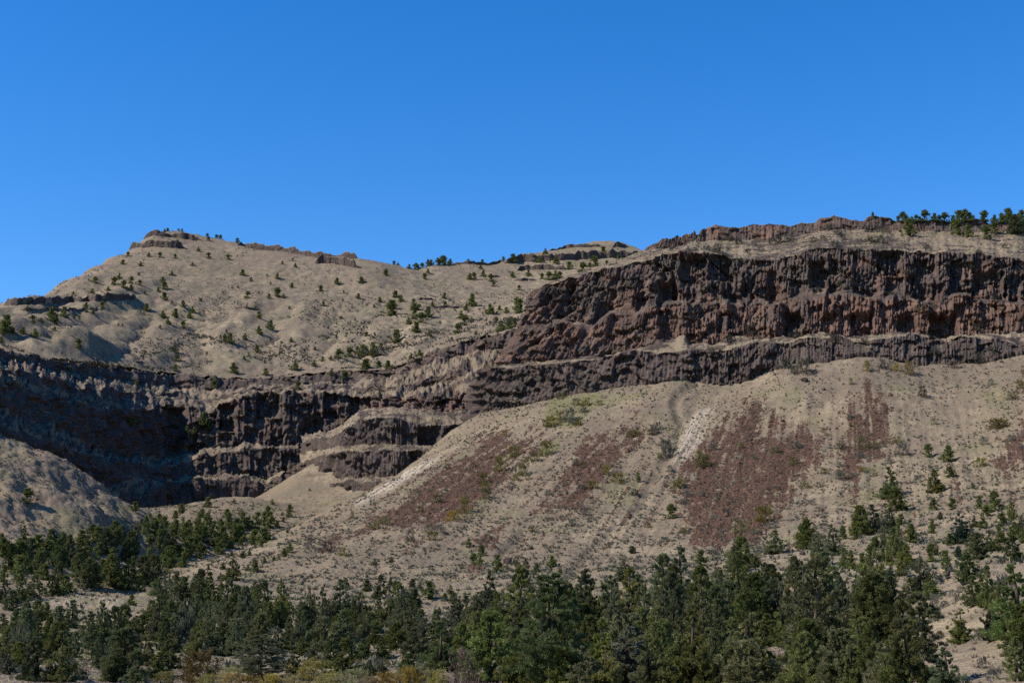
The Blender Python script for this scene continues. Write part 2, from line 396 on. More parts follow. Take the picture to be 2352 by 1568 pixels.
streak = fbm(Q / 12, V / 300, 77, 3)
mid = sstep(1000, 1100, V) * sstep(1330, 1240, V) * sstep(560, 800, U - .0 * V)
scree = np.maximum(scree, .42 * mid * sstep(.05, .6, streak + .3 * wob / 14))
PALE = [Z8((1540, 250), (1400, 420), (1420, 560), (1300, 700), (1180, 800), (1060, 960), (900, 1130), (760, 1290), (740, 1330), (850, 1200), (1000, 1020), (1110, 840), (1150, 660), (1200, 560), (1260, 420), (1300, 330)),
        Z5((210, 500), (420, 370), (560, 290), (690, 220), (730, 240), (560, 345), (400, 430), (240, 530)),
        Z4((540, 1020), (700, 1040), (720, 1100), (620, 1150), (590, 1110)), Z4((250, 1080), (480, 1010), (540, 1040), (440, 1110), (300, 1150))]
pale = np.zeros(U.shape)
for pl in PALE: pale = np.maximum(pale, inpoly(U + .35 * wob2, V + .35 * wob2, pl))
pale = boxblur(boxblur(pale, 7, 0), 7, 1) * sstep(-.55, .3, fbm(Q / 3.5, V / 60, 83, 3)); pale[:, :] = np.where(V > 1330, pale * .5, pale)
GUL = [Z8((1330, 30), (1130, 170), (1120, 300), (1180, 420), (1150, 560), (1080, 700), (1040, 760), (850, 1100), (760, 1260), (640, 1380)),
       Z5((1760, 640), (1600, 780), (1490, 930)), Z5((1200, 700), (1060, 830)), Z4((540, 440), (600, 520), (690, 580))]
gul = np.zeros(U.shape); gdep = np.zeros(U.shape)
for i, ln in enumerate(GUL):
    d = polydist(U + .4 * wob2, V + .3 * wob2, ln)
    gul = np.maximum(gul, sstep(10, 2, d) * (.38 if i == 0 else .35)); gdep = np.maximum(gdep, sstep(16, 2, d) * (1.3 if i == 0 else .9))
green = sstep(.25, .75, fbm(X / 30, Y / 30, 44, 3)) * .55
for pl in [Z2((1080, 1150), (1420, 1130), (1300, 1330), (1090, 1340)), Z2((1000, 1520), (1160, 1400), (1200, 1420), (1020, 1560)), Z2((780, 1560), (960, 1420), (980, 1450), (830, 1568)), Z5((740, 610), (930, 380), (1000, 440), (860, 600))]:
    green = np.maximum(green, .9 * inpoly(Uw, Vw, pl))
brown = sstep(.0, .6, fbm(X / 60, Y / 60, 12, 3)) * .5 + .25 * sstep(560, 700, Y) * (U > 900)
brown = np.clip(brown + .5 * tal * crest * sstep(-.1, .6, fbm(Q / 15, V / 120, 84, 3) + .5 * fbm(X / 11, Y / 16, 85, 3)), 0, 1)
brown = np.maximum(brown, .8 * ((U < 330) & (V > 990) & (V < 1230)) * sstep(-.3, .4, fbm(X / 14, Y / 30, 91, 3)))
# relief: hummocks, runnels down the talus, tussock rows
run = fbm(Q / 34, V / 420, 21, 4, .62)
rel = .9 * fbm(X / 22, Y / 22, 1, 3) + .28 * fbm(X / 4.5, Y / 4.5, 2, 3) + tal * crest * (.5 * run * sstep(880, 960, V)) - gdep
rel += .22 * (fbm(X / 1.8, Y / 1.8, 3, 2)) * sstep(100, 160, Y)
spur = (U < 340) & (V > 985) & (V < 1300) & (Y > 440)
rel += boxblur(boxblur(spur.astype(float), 25, 0), 25, 1) * 2.2 * fbm(X / 28 + .5, Y / 70, 31, 3)
sm_spur = boxblur(boxblur(spur.astype(float), 25, 0), 25, 1); rel += sm_spur * (1.0 * fbm((U - .45 * V) / 44, V / 150, 32, 4) + .7 * fbm(X / 4, Y / 6, 34, 3))
lowleft = boxblur(boxblur(((U < 420) & (Y > 330) & (Y < 620)).astype(float), 25, 0), 25, 1)
rel += lowleft * 2.5 * fbm(X / 36 + .3, Y / 60 + .2, 64, 3)
GF.h = GF.h + rel * sstep(20, 90, Y) + .05 * fbm(X / 2, Y / 2, 8, 2)
pts = GF.points()
one = np.ones(U.shape); zero = np.zeros(U.shape)
G_SCREE = scree
mk = np.stack([zero, scree, pale, gul], -1)
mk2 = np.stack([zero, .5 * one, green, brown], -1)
fy = Y[:-1, :-1]; fu = U[:-1, :-1]; fv = V[:-1, :-1]
m_val = fy < 300
m_spur = ~m_val & (fu < 330) & (fy > 400)
m_wood = ~m_val & ~m_spur & (X[:-1, :-1] < np.interp(fy, [300, 420, 495, 600, 700, 800, 1010], [-90, -108, -124, -99, -64, -28, -10]))
m_tal = ~m_val & ~m_spur & ~m_wood
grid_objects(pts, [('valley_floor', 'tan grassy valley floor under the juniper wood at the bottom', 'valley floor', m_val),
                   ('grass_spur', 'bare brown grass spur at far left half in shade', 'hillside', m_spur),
                   ('wooded_slope', 'tan grass slope below the stepped rock bands, dotted with junipers', 'hillside', m_wood),
                   ('talus_slope', 'wide talus slope of dry grass striped with dark red scree', 'talus slope', m_tal)], M_TERR, {'mk': mk, 'mk2': mk2})
me = mesh_from('plain', np.array([(-9000, -9000, -14), (9000, -9000, -14), (9000, 14000, -14), (-9000, 14000, -14)], float), np.array([[0, 1, 2, 3]]), M_TERR)
put('plain', me, kind='structure', label='flat dry ground lying under the whole canyon', cat='ground')

# ================================================================== LOFTED CLIFFS
def outward(path):
    """unit horizontal normals (towards the camera side) of a plan path, smoothed"""
    t = np.gradient(path[:, :2], axis=0)
    t = boxblur(boxblur(t, 21, 0), 21, 0)
    n = np.stack([t[:, 1], -t[:, 0]], -1); n /= np.linalg.norm(n, axis=1)[:, None] + 1e-9
    return n
def columns(x, z, w, hgt, seed):
    """upright blocks: random offset per block, position across the block, second random"""
    ci = np.floor(x / w); fx = x / w - ci
    hh = hgt * (.45 + 1.1 * _hash(ci, ci * 0, seed)); zz = z / hh + 3 * _hash(ci, ci * 0, seed + 1)
    zi = np.floor(zz)
    return _hash(ci, zi, seed + 2), fx, _hash(ci, zi, seed + 3), zz - zi
def rockface(sm, z, seed, colw, amp, tier=9.0):
    """outward offset of a basalt face: buttresses, columns, broken blocks, small ledges"""
    x = sm + 2.2 * fbm(sm / 16, sm * 0 + 1.7, seed + 3, 3) + .15 * noise(sm / 6, z / 7, seed + 12)
    tq = np.floor(z / 13 + 1.2 * fbm(sm / 25, sm * 0, seed + 33, 2)) * .37
    saw = lambda p, sd: ((p + .9 * noise(p * .6, z / 40, sd) + tq) % 1.0)
    big = 1.0 - saw(x / 36 + seed, seed + 5)              # slow lit flank, sudden shaded step
    r3, f3, c3, t3 = columns(x + .6 * noise(sm / 9, z / 9, seed + 21), z + 3 * noise(sm / 12, z / 12, seed + 22), colw * 4.1, colw * 4.5, seed + 23)
    r1, f1, c1, t1 = columns(x, z + 1.2 * noise(sm / 4, z / 4, seed + 24), colw, colw * 5.0, seed + 1)
    r2, f2, c2, t2 = columns(x + .37, z, colw * .47, colw * 1.5, seed + 2)
    rub = sstep(-.05, .4, fbm(sm / 17, z / 13, seed + 44, 3))            # where the face has gone to rubble
    d = amp * (2.5 * (big - .5) + 3.1 * (r3 - .5) + 1.8 * (r1 - .5) * (1 - .5 * rub) + (.55 + .8 * rub) * (r2 - .5))
    d += amp * (.55 * (1 - np.abs(2 * f1 - 1)) - .9 * (t3 - .5) - .5 * (t1 - .5))
    tz = z / tier + 1.6 * fbm(sm / 18, z / 90, seed + 9, 3)
    f = tz - np.floor(tz); tm = sstep(-.1, .35, noise(sm / 15, z / 12, seed + 10))
    d += amp * 1.1 * tm * (.5 - sstep(.0, .9, f) + .9 * sstep(.9, 1., f))
    d += .12 * amp * fbm(sm / 3, z / 3, seed + 4, 2) * (1 + rub)
    return d, .25 * c3 + .45 * c1 + .30 * r2
def loft(rows, kinds, n_rows, ncol, wrap, seed, alc=(), lab=(), red=None, jit=1.0, colw=2.2, amp=1.0, keep=None, rock_of=None, rough=1.0, ampf=None):
    """rows: list of (ncol,3) traced edge lines, bottom to top. kinds between rows: 'c' cliff, 's' slope"""
    R = np.array(rows)
    ncol = R.shape[1]
    path = R[len(rows) // 2]
    sm = np.concatenate([[0], np.cumsum(np.hypot(*np.diff(boxblur(path[:, :2], 9, 0), axis=0).T))])
    N = outward(boxblur(path, 15, 0))
    # irregular edges
    for k in range(1, len(rows)):
        jz = fbm(sm / 14, k * 3.3 + sm * 0, seed + 50 + k, 4) * 1.7 * jit
        R[k, :, 2] += jz
        if kinds[k - 1] == 'c' or (k < len(kinds) and kinds[k] == 'c'):
            R[k, :, :2] += N * (fbm(sm / 20, k * 5.1 + sm * 0, seed + 70 + k, 3) * 2.2 * jit)[:, None]
    G = []; KT = []; CW = []; IV = []
    for k, nr in enumerate(n_rows):
        t = np.linspace(0, 1, nr, endpoint=(k == len(n_rows) - 1))
        for tt in t:
            G.append(R[k] * (1 - tt) + R[k + 1] * tt); IV.append(k)
            c = {'c': 1.0, 'w': .75, 'v': .40, 's': 0.0}[kinds[k]]
            CW.append(c); KT.append(tt)
    G = np.array(G); CW = np.array(CW); IV = np.array(IV)
    CWs = boxblur(CW, 3, 0)
    S = np.broadcast_to(sm, G.shape[:2]); Zz = G[..., 2]
    d, blk = rockface(S, Zz, seed, colw, amp)
    # overall fade of the big offsets where the face is low
    Hk = np.array([np.abs(R[k + 1, :, 2] - R[k, :, 2]) for k in range(len(kinds))])[IV]
    face = np.clip(Hk / 22, .35, 1.0)
    out = d * CWs[:, None] * face
    Ug, Vg = proj(G)
    if ampf is not None: out = out * ampf(Ug)
    for (u0, u1, v0, v1, D) in alc:
        e = 2.5
        out -= .8 * D * sstep(u0 - e, u0 + e, Ug + 5 * noise(S / 5, Zz / 6, seed + 8)) * sstep(u1 + e * 1.5, u1 - e * 1.5, Ug + 6 * noise(S / 5, Zz / 6, seed + 18)) * sstep(v0 - 4, v0 + 10, Vg + 8 * noise(S / 4, Zz / 9, seed + 28)) * sstep(v1 + 3, v1 - 3, Vg) * CWs[:, None]
    G[..., 0] += N[None, :, 0] * out; G[..., 1] += N[None, :, 1] * out
    sl = rough * (1 - CWs)[:, None] * (.8 * fbm(G[..., 0] / 9, G[..., 1] / 9, seed + 40, 3) + .5 * fbm(G[..., 0] / 2.6, G[..., 1] / 2.6, seed + 41, 2))
    G[..., 2] += sl * (1 if ampf is None else ampf(Ug))
    # crumbly bands inside slopes
    rk = np.broadcast_to(CWs[:, None], S.shape).copy()
    if rock_of is not None: rk = np.maximum(rk, rock_of(Ug, Vg, S, Zz) * (1 - CWs[:, None]))
    rd = np.zeros(S.shape) if red is None else red(Ug, Vg, IV[:, None] + 0 * S, S, Zz)
    z0 = np.zeros(S.shape)
    mk = np.stack([rk, z0, z0, z0], -1); mk2 = np.stack([rd, blk, sstep(.2, .8, fbm(G[..., 0] / 20, G[..., 1] / 20, 77, 3)) * .5, (.35 if rough < 2 else .5) + z0], -1)
    fm = []
    for name, label, cat, ks in lab:
        m = np.isin(IV[:-1], ks)[:, None] & np.ones((1, ncol - 1), bool); fm.append((name, label, cat, m))
    grid_objects(G, fm, M_TERR, {'mk': mk, 'mk2': mk2}, smooth=False)
    return G, IV, Ug
NS1 = 940
s = np.linspace(0, 1, NS1)
def row(tr, uL, yoff, uR=2480.):
    u = np.where(s < .29, uL + (1620 - uL) * (s / .29), np.where(s < .95, 1620 + (uR - 1620) * (s - .29) / .66, uR + 900 * (s - .95) / .05))
    return P(u, ip(u, tr), ip(u, YB) + yoff), u
r4, u4 = row(K4, 1069, -6); r5, u5 = row(K5, 1085, 2); r6, u6 = row(K6, 1145, 13); r7, u7 = row(K7, 1238, 40); r8, u8 = row(K8, 1490, 108); r9, u9 = row(K9, 1495, 113)
fr = .40 + .10 * fbm(s * 14, s * 0 + 2, 3, 3)                       # ledge between the red columns and the dark upper face
mlg = sstep(-.25, .3, fbm(s * 22, s * 0 + 7, 8, 3))[:, None]
r6a = r6 * (1 - fr[:, None]) + r7 * fr[:, None] + np.array([0, -5., 0]) * mlg; r6b = r6 * (1 - fr[:, None] - .10) + r7 * (fr[:, None] + .10) + np.array([0, 6., 0]) * mlg
lo = r4 + np.array([0, 1, -14.])
r9 = r9 + np.stack([0 * s, 0 * s, 1.0 * fbm(s * 26, s * 0 + 4, 19, 2) - 1.8 * sstep(.25, .45, noise(s * 22, s * 0 + 9, 21))], -1)
r10 = r9 + np.stack([(u9 - CX) / FPX * 60, 60 + 0 * s, 2 + 1.5 * fbm(s * 20, s * 0, 9, 2)], -1); r11 = r10 + np.array([20, 300, 4.]); r12 = r11 + np.array([30, 300, -120.])
rows = [lo, r4, r5, r6, r6a, r6b, r7, r8, r9, r10, r11, r12]
# the hidden side of the nose, running back into the side canyon
NW = 110; tw = np.linspace(1, 0, NW, endpoint=False)[:, None]
rows = [np.concatenate([r[0] + np.concatenate([30 * tw ** 2 + 2 * tw, 190 * tw, 0 * tw], 1), r]) for r in rows]
ALC = [(1511, 1556, 648, 777, 10), (1675, 1707, 679, 755, 8), (1800, 1844, 718, 779, 8), (1706, 1730, 632, 702, 6), (1953, 2004, 718, 771, 9), (2062, 2105, 722, 763, 9), (2133, 2199, 722, 779, 11), (2234, 2305, 620, 687, 9),
       (2015, 2066, 578, 632, 7), (1629, 1683, 585, 644, 7), (1562, 1620, 585, 648, 6), (1508, 1556, 583, 622, 5), (1247, 1266, 654, 701, 5), (1271, 1285, 650, 682, 4), (1301, 1322, 638, 701, 6), (1369, 1388, 624, 668, 5), (1261, 1301, 744, 769, 6),
       (1268, 1290, 847, 898, 3), (1860, 1900, 600, 660, 6), (2100, 2150, 600, 640, 5), (1900, 1930, 640, 700, 5), (1760, 1785, 620, 690, 6), (2110, 2150, 660, 700, 5)]
def red_main(U_, V_, iv, S, Zz):
    r = np.zeros(U_.shape)
    r = np.where(iv == 3, .56, r); r = np.where(iv == 4, .42, r); r = np.where(iv == 5, .36, r); r = np.where(iv == 7, .44, r)
    r = np.where((iv == 3) & (U_ > 1880), .72, r); r = np.where((iv == 5) & (V_ > 670), .45, r); r = np.where(iv == 1, .06, r)
    return r + .25 * fbm(S / 16, Zz / 12, 61, 3)
def rock_main(U_, V_, S, Zz):
    n = fbm(S / 12, Zz / 3.5, 62, 3) + .38 * (V_ > 690)
    band = sstep(.05, .3, n + .75 * sstep(1680, 1760, U_) * sstep(2150, 2050, U_) * sstep(538, 556, V_) * sstep(640, 600, V_) - .25)
    return band * (V_ > 500)
L1G, L1IV, L1U = loft(rows, 'ccscwcscsss', [6, 46, 16, 46, 12, 66, 40, 22, 14, 6, 3], NS1, 0, 11, ALC,
     [('lower_cliff', 'grey brown basalt cliff band standing on top of the talus slope', 'cliff', [0, 1]),
      ('cliff_ledge', 'narrow grassy ledge between the two basalt cliffs', 'ledge', [2]),
      ('main_cliff', 'tall dark red brown basalt cliff with broken columns in the upper right', 'cliff', [3, 4, 5]),
      ('shoulder_slope', 'grassy shoulder between the tall cliff and the red rimrock', 'hillside', [6]),
      ('rimrock_cliff', 'thin band of red brown rimrock columns on the right skyline', 'cliff', [7]),
      ('plateau', 'level grassy plateau behind the red rimrock', 'plateau', [8, 9, 10])],
     red=red_main, rock_of=rock_main, colw=1.55, amp=1.4)

# ---- stepped canyon wall on the left, behind the main cliff
YL2 = [(-1000, 420), (-200, 600), (0, 740), (150, 840), (300, 940), (400, 990), (600, 1010), (800, 1020), (1000, 1000), (1250, 990)]
OB = [(-200, 1130), (0, 1150), (200, 1190), (313, 1167), (391, 1158), (449, 1138), (508, 1130), (567, 1130), (650, 1112), (800, 1062), (1000, 1040), (1250, 1020)]
OT = [(-200, 1110), (0, 1120), (200, 1170), (320, 1143), (375, 1112), (442, 1100), (610, 1104), (700, 1070), (800, 1040), (1000, 1020), (1250, 1000)]
NBs = [(-200, 1080), (0, 1090), (200, 1130), (313, 1092), (375, 1108), (430, 1092), (547, 1092), (614, 1100), (723, 1060), (800, 1030), (1000, 1010), (1250, 990)]
NT = [(-200, 950), (0, 970), (100, 1010), (200, 1048), (293, 1065), (391, 1073), (469, 1041), (567, 1030), (723, 1030), (800, 1010), (1000, 985), (1250, 960)]
MB_ = [(-200, 920), (0, 935), (78, 960), (195, 1010), (281, 1045), (313, 1038), (391, 1045), (449, 1038), (547, 1026), (723, 1026), (790, 995), (900, 960), (1069, 955), (1250, 940)]
MT = [(-200, 840), (0, 872), (98, 908), (195, 936), (300, 938), (391, 930), (481, 945), (527, 920), (586, 901), (684, 897), (781, 905), (848, 913), (900, 912), (960, 915), (1060, 905), (1250, 880)]
RB = [(-200, 788), (0, 819), (156, 852), (332, 880), (430, 892), (508, 895), (621, 887), (700, 882), (800, 878), (880, 870), (950, 848), (1000, 824), (1060, 812), (1250, 780)]
RT = [(-200, 770), (0, 800), (78, 819), (156, 831), (234, 842), (332, 854), (430, 864), (508, 868), (621, 872), (664, 866), (743, 856), (830, 852), (900, 850), (950, 830), (1000, 800), (1060, 787), (1140, 766), (1250, 745)]
u2 = np.concatenate([np.linspace(-1000, -170, 50), np.linspace(-160, 1230, 600)])
def yrim(u, off=72.): return ip(u, YL2) + off + 24 * sstep(360, 180, np.asarray(u, float)) * (off > 50)
def row2(tr, off): return P(u2, ip(u2, tr), yrim(u2, off))
rows = [row2(OB, -70) + np.array([0, 0, -14.]), row2(OB, -70), row2(OT, -65), row2(NBs, -45), row2(NT, -37), row2(MB_, -10), row2(MT, 8)]
VM, VR = ip(u2, MT), ip(u2, RB); wv = .5 + .12 * fbm(u2 / 60, u2 * 0, 68, 3)
for f_, o_ in ((-.10, 27.), (.10, 32.)):
    t_ = np.clip(wv + f_, .05, .95); rows.append(P(u2, VM * (1 - t_) + VR * t_, ip(u2, YL2) + o_))
rows += [row2(RB, 60), row2(RT, 68)]
rows.append(rows[-1] + np.array([0, 30, -1.]))
red2 = lambda U_, V_, iv, S, Zz: np.where((iv == 5), .32, .12) + .22 * ((U_ > 860) & (V_ < 960)) + .3 * fbm(S / 14, Zz / 10, 65, 3)
ALC2 = [(380, 425, 930, 1060, 14), (505, 540, 925, 990, 12), (590, 640, 905, 960, 8), (700, 745, 960, 1020, 9), (745, 800, 900, 960, 9), (800, 850, 910, 990, 12), (420, 450, 1000, 1045, 8), (620, 650, 985, 1024, 6), (480, 500, 1055, 1090, 4), (590, 615, 1050, 1095, 5)]
rk2 = lambda U_, V_, S, Zz: sstep(.0, .25, fbm(S / 10, Zz / 4, 66, 3) - .16 + .16 * (U_ > 850) + .30 * sstep(380, 300, U_))  # extra dark rock share at the left end paints shade onto the rim slope
L2G, L2IV, L2U = loft(rows, 'ccscscscscs', [5, 24, 8, 28, 8, 52, 10, 12, 10, 16, 3], 620, 0, 23, ALC2,
     [('canyon_wall', 'dark stepped basalt canyon wall on the left, mostly in blue shade', 'cliff', list(range(11)))], red=red2, rough=2.6, ampf=lambda U_: 1 + .9 * sstep(820, 900, U_), jit=1.7, rock_of=rk2, colw=2.3, amp=1.7)

# ---- layer cake buttress between the wall and the talus crest
ub = np.linspace(690, 1090, 260)
def row3(tr, Yl): return P(ub, ip(ub, tr), ip(ub, Yl))
T = [([(690, 1140), (739, 1138), (782, 1141), (832, 1130), (900, 1118), (1090, 1090)], 0), ([(690, 1125), (742, 1116), (801, 1101), (879, 1101), (1090, 1075)], 4),
     ([(690, 1100), (731, 1097), (899, 1093), (1090, 1065)], 14), ([(690, 1062), (739, 1043), (821, 1031), (919, 1034), (1090, 1030)], 20),
     ([(690, 1040), (780, 1022), (905, 1021), (1010, 1026), (1090, 1020)], 34), ([(690, 1015), (775, 995), (827, 964), (905, 960), (964, 974), (1022, 979), (1090, 960)], 40),
     ([(690, 1000), (775, 985), (827, 940), (905, 934), (1000, 945), (1090, 940)], 75)]
YL3 = [(690, 905), (739, 868), (800, 850), (900, 842), (1000, 845), (1090, 860)]
rows = [row3(T[0][0], YL3) + np.array([0, 0, -10.])] + [row3(t, [(a, b + o) for a, b in YL3]) for t, o in T]
rows.append(rows[-1] + np.array([0, 30, -8.]))
L3G, L3IV, L3U = loft(rows, 'ccscscss', [4, 14, 5, 26, 8, 26, 12, 3], 260, 0, 37, [(940, 980, 1034, 1062, 6), (960, 1010, 980, 1024, 8), (755, 770, 1050, 1095, 3)],
     [('stepped_buttress', 'three tiered dark basalt buttress with grassy ledges left of the talus crest', 'cliff', list(range(8)))], red=lambda U_, V_, iv, S, Zz: .12 + .15 * fbm(S / 10, Zz / 10, 67, 2) + 0 * U_, rock_of=rk2, colw=1.9, amp=1.4)

# ================================================================== THE FAR HILL AND MESA
SKY = [(-1000, 800, 820), (-600, 780, 900), (-400, 765, 960), (-160, 742, 1050), (0, 698, 1150), (31, 687, 1180), (78, 673, 1230), (113, 660, 1290), (133, 648, 1340), (195, 617, 1440), (242, 589, 1520), (297, 568, 1600), (320, 556, 1632), (332, 543, 1645), (383, 532, 1690), (406, 531, 1700), (438, 537, 1700), (508, 551, 1690), (547, 558, 1680),
       (664, 576, 1640), (821, 592, 1600), (879, 600, 1600), (919, 611, 1620), (983, 607, 1680), (1061, 603, 1730), (1159, 594, 1800), (1194, 585, 1850), (1257, 574, 1880), (1315, 563, 1920), (1362, 553, 1950), (1437, 558, 1950), (1472, 573, 1940), (1500, 580, 1900), (1700, 600, 1850)]
gp = []
for u, v, yy in SKY:
    p = P(u, v, yy); gp.append(p); gp.append(P(u, v + 21, yy - 60)); gp.append(P(u, v + 46, yy - 140))
    for k, dz in ((60, -6), (250, -70), (700, -220)): gp.append(np.array([p[0] * (1 + k / yy), yy + k, p[2] + dz]))
for u in range(-1000, 1240, 70):
    p = P(u, ip(u, RT), yrim(u)); gp.append(p); gp.append(np.array([p[0] * (p[1] - 60) / p[1], p[1] - 60, p[2] - 12]))
for t in [(200, 760, 1020), (330, 760, 1150), (450, 740, 1230), (600, 740, 1260), (750, 740, 1280), (900, 740, 1300), (1050, 720, 1380), (1180, 690, 1480), (100, 740, 980), (400, 640, 1420), (600, 650, 1450), (800, 660, 1450), (950, 660, 1480), (1100, 650, 1580), (1250, 640, 1650), (1300, 600, 1780), (1400, 610, 1720), (1150, 620, 1720), (0, 745, 960), (1500, 640, 1600), (1300, 700, 1400)]:
    gp.append(P(*t))
FP = np.array(gp)
a2 = np.concatenate([np.linspace(-.68, -.38, 70)[:-1], np.linspace(-.38, .12, 560), np.linspace(.12, .34, 40)[1:]]); y2 = np.concatenate([np.arange(640, 1000, 5.), np.arange(1000, 1500, 3.), np.arange(1500, 2000, 4.2), np.arange(2000, 2600, 25.)])
FF = Field(FP, np.linspace(-.68, .34, 262), np.concatenate([np.arange(640, 2000, 14.), np.arange(2000, 2601, 40.)]), a2, y2, (1, 1), 5)
pts = FF.points(); U, V = proj(pts); X, Y = pts[..., 0], pts[..., 1]
below = (ip(U, RT) - V)
gl = np.abs(noise(X / 55 + .2 * fbm(X / 40, Y / 40, 3, 2), Y / 330 + .1, 15)); gl2 = np.abs(noise(X / 26, Y / 120, 16))
low = sstep(1500, 1150, Y)
rel = low * (12 * (gl - .25) + 5 * (gl2 - .25)) * sstep(0, 30, below) + 1.6 * fbm(X / 60, Y / 90, 17, 3) * sstep(0, 25, below) + .9 * fbm(X / 9, Y / 9, 18, 3)
near_sky = np.interp(X / Y, [P(u, v, y_)[0] / y_ for u, v, y_ in SKY], [y_ for u, v, y_ in SKY])
rel *= np.where(Y > near_sky - 60, .25, 1.)
rel += .8 * np.maximum(0, fbm(X / 14, Y / 6, 19, 2) - .1) * 2
FF.h = FF.h + rel
# rock bands on the hill: steps of the ground itself
BANDS = [([(545, 557), (664, 568), (760, 576), (822, 588)], 9, 3.), (Z1((1850, 350), (1950, 345), (2100, 375)), 13, 6.), (Z1((840, 200), (900, 195), (1030, 205), (1190, 228)), 8, 4.), (Z1((760, 262), (900, 255), (1080, 262)), 11, 6.), (Z1((20, 600), (330, 585), (600, 572), (800, 570)), 10, 5.),
         (Z1((120, 640), (330, 640), (600, 635)), 6, 3.), (Z2((850, 350), (1100, 335), (1400, 318), (1650, 318)), 12, 6.), (Z2((940, 300), (1020, 292)), 8, 4.), (Z2((1110, 285), (1250, 265), (1420, 262)), 7, 4.), (Z2((1480, 265), (1580, 262)), 8, 4.), (Z2((920, 400), (1050, 395), (1210, 392)), 8, 4.), (Z2((500, 365), (600, 360), (700, 365), (850, 350)), 7, 4.),
         (Z2((900, 465), (1040, 465)), 5, 2.5), (Z2((340, 580), (440, 575)), 5, 2.), (Z2((430, 620), (620, 625)), 6, 2.5), (Z2((700, 440), (830, 445)), 4, 2.), (Z1((1380, 630), (1540, 640)), 4, 2.), (Z1((640, 310), (700, 318)), 5, 3.), (Z1((1720, 330), (1760, 333)), 4, 2.), (Z1((780, 945), (860, 950)), 5, 2.), (Z1((330, 495), (380, 480)), 4, 2.)]
pts = FF.points(); U, V = proj(pts)
rock = np.zeros(U.shape); step = np.zeros(U.shape)
for ln, hgt, met in BANDS:
    ln = np.array(ln); u0, u1 = ln[0, 0], ln[-1, 0]
    vl = np.interp(U, ln[:, 0], ln[:, 1]) + 2.2 * noise(U / 9, 0 * U, 3) + 1.2 * noise(U / 3.2, 0 * U, 4)
    ends = sstep(u0 - 4, u0 + 10, U) * sstep(u1 + 4, u1 - 10, U) * (.75 + .5 * noise(U / 14, 0 * U, 5))
    hgt *= .75; met *= .55
    d = V - vl                                        # > 0 below the band top
    rock = np.maximum(rock, .55 * ends * sstep(-hgt * .25, 0, d) * sstep(hgt * 1.9, hgt * .8, d))
rock = np.maximum(rock, .5 * sstep(.42, .62, fbm(X / 14, Y / 22, 20, 3)) * sstep(.1, .5, fbm(X / 90, Y / 120, 28, 2)))
FF.h = FF.h + np.where(Y < near_sky + 80, step, 0)
pts = FF.points()
z0 = np.zeros(U.shape)
brown = np.clip(.35 * sstep(-.1, .5, fbm(X / 80, Y / 160, 23, 3)) + .35 * sstep(760, 640, V) * (U < 900) + .3 * sstep(60, 0, below), 0, 1)
gdark = 1.0 * sstep(.12, .0, gl) * low + .8 * sstep(.08, .0, gl2) * low
blk = cells(X / 4., Y / 12., 29)[0]
mk = np.stack([rock, z0, .0 * z0, gdark * sstep(-.1, .4, fbm(X / 12, Y / 12, 24, 3))], -1); mk2 = np.stack([.12 + z0, blk, .25 * sstep(.1, .6, fbm(X / 60, Y / 60, 25, 2)), brown], -1)
fu = U[:-1, :-1]
lim = np.interp(X / Y, [P(u, ip(u, RT), ip(u, YL2))[0] / ip(u, YL2) for u in range(-1040, 1250, 40)], [yrim(u) for u in range(-1040, 1250, 40)])[:-1, :-1]
okf = Y[:-1, :-1] > lim
grid_objects(pts, [('far_hill', 'tall tan grass hill with a pointed summit on the left, dotted with junipers', 'hill', okf & (fu < 990)),
                   ('far_mesa', 'distant tan mesa with thin rock bands in the middle of the skyline', 'hill', okf & (fu >= 990))], M_TERR, {'mk': mk, 'mk2': mk2})

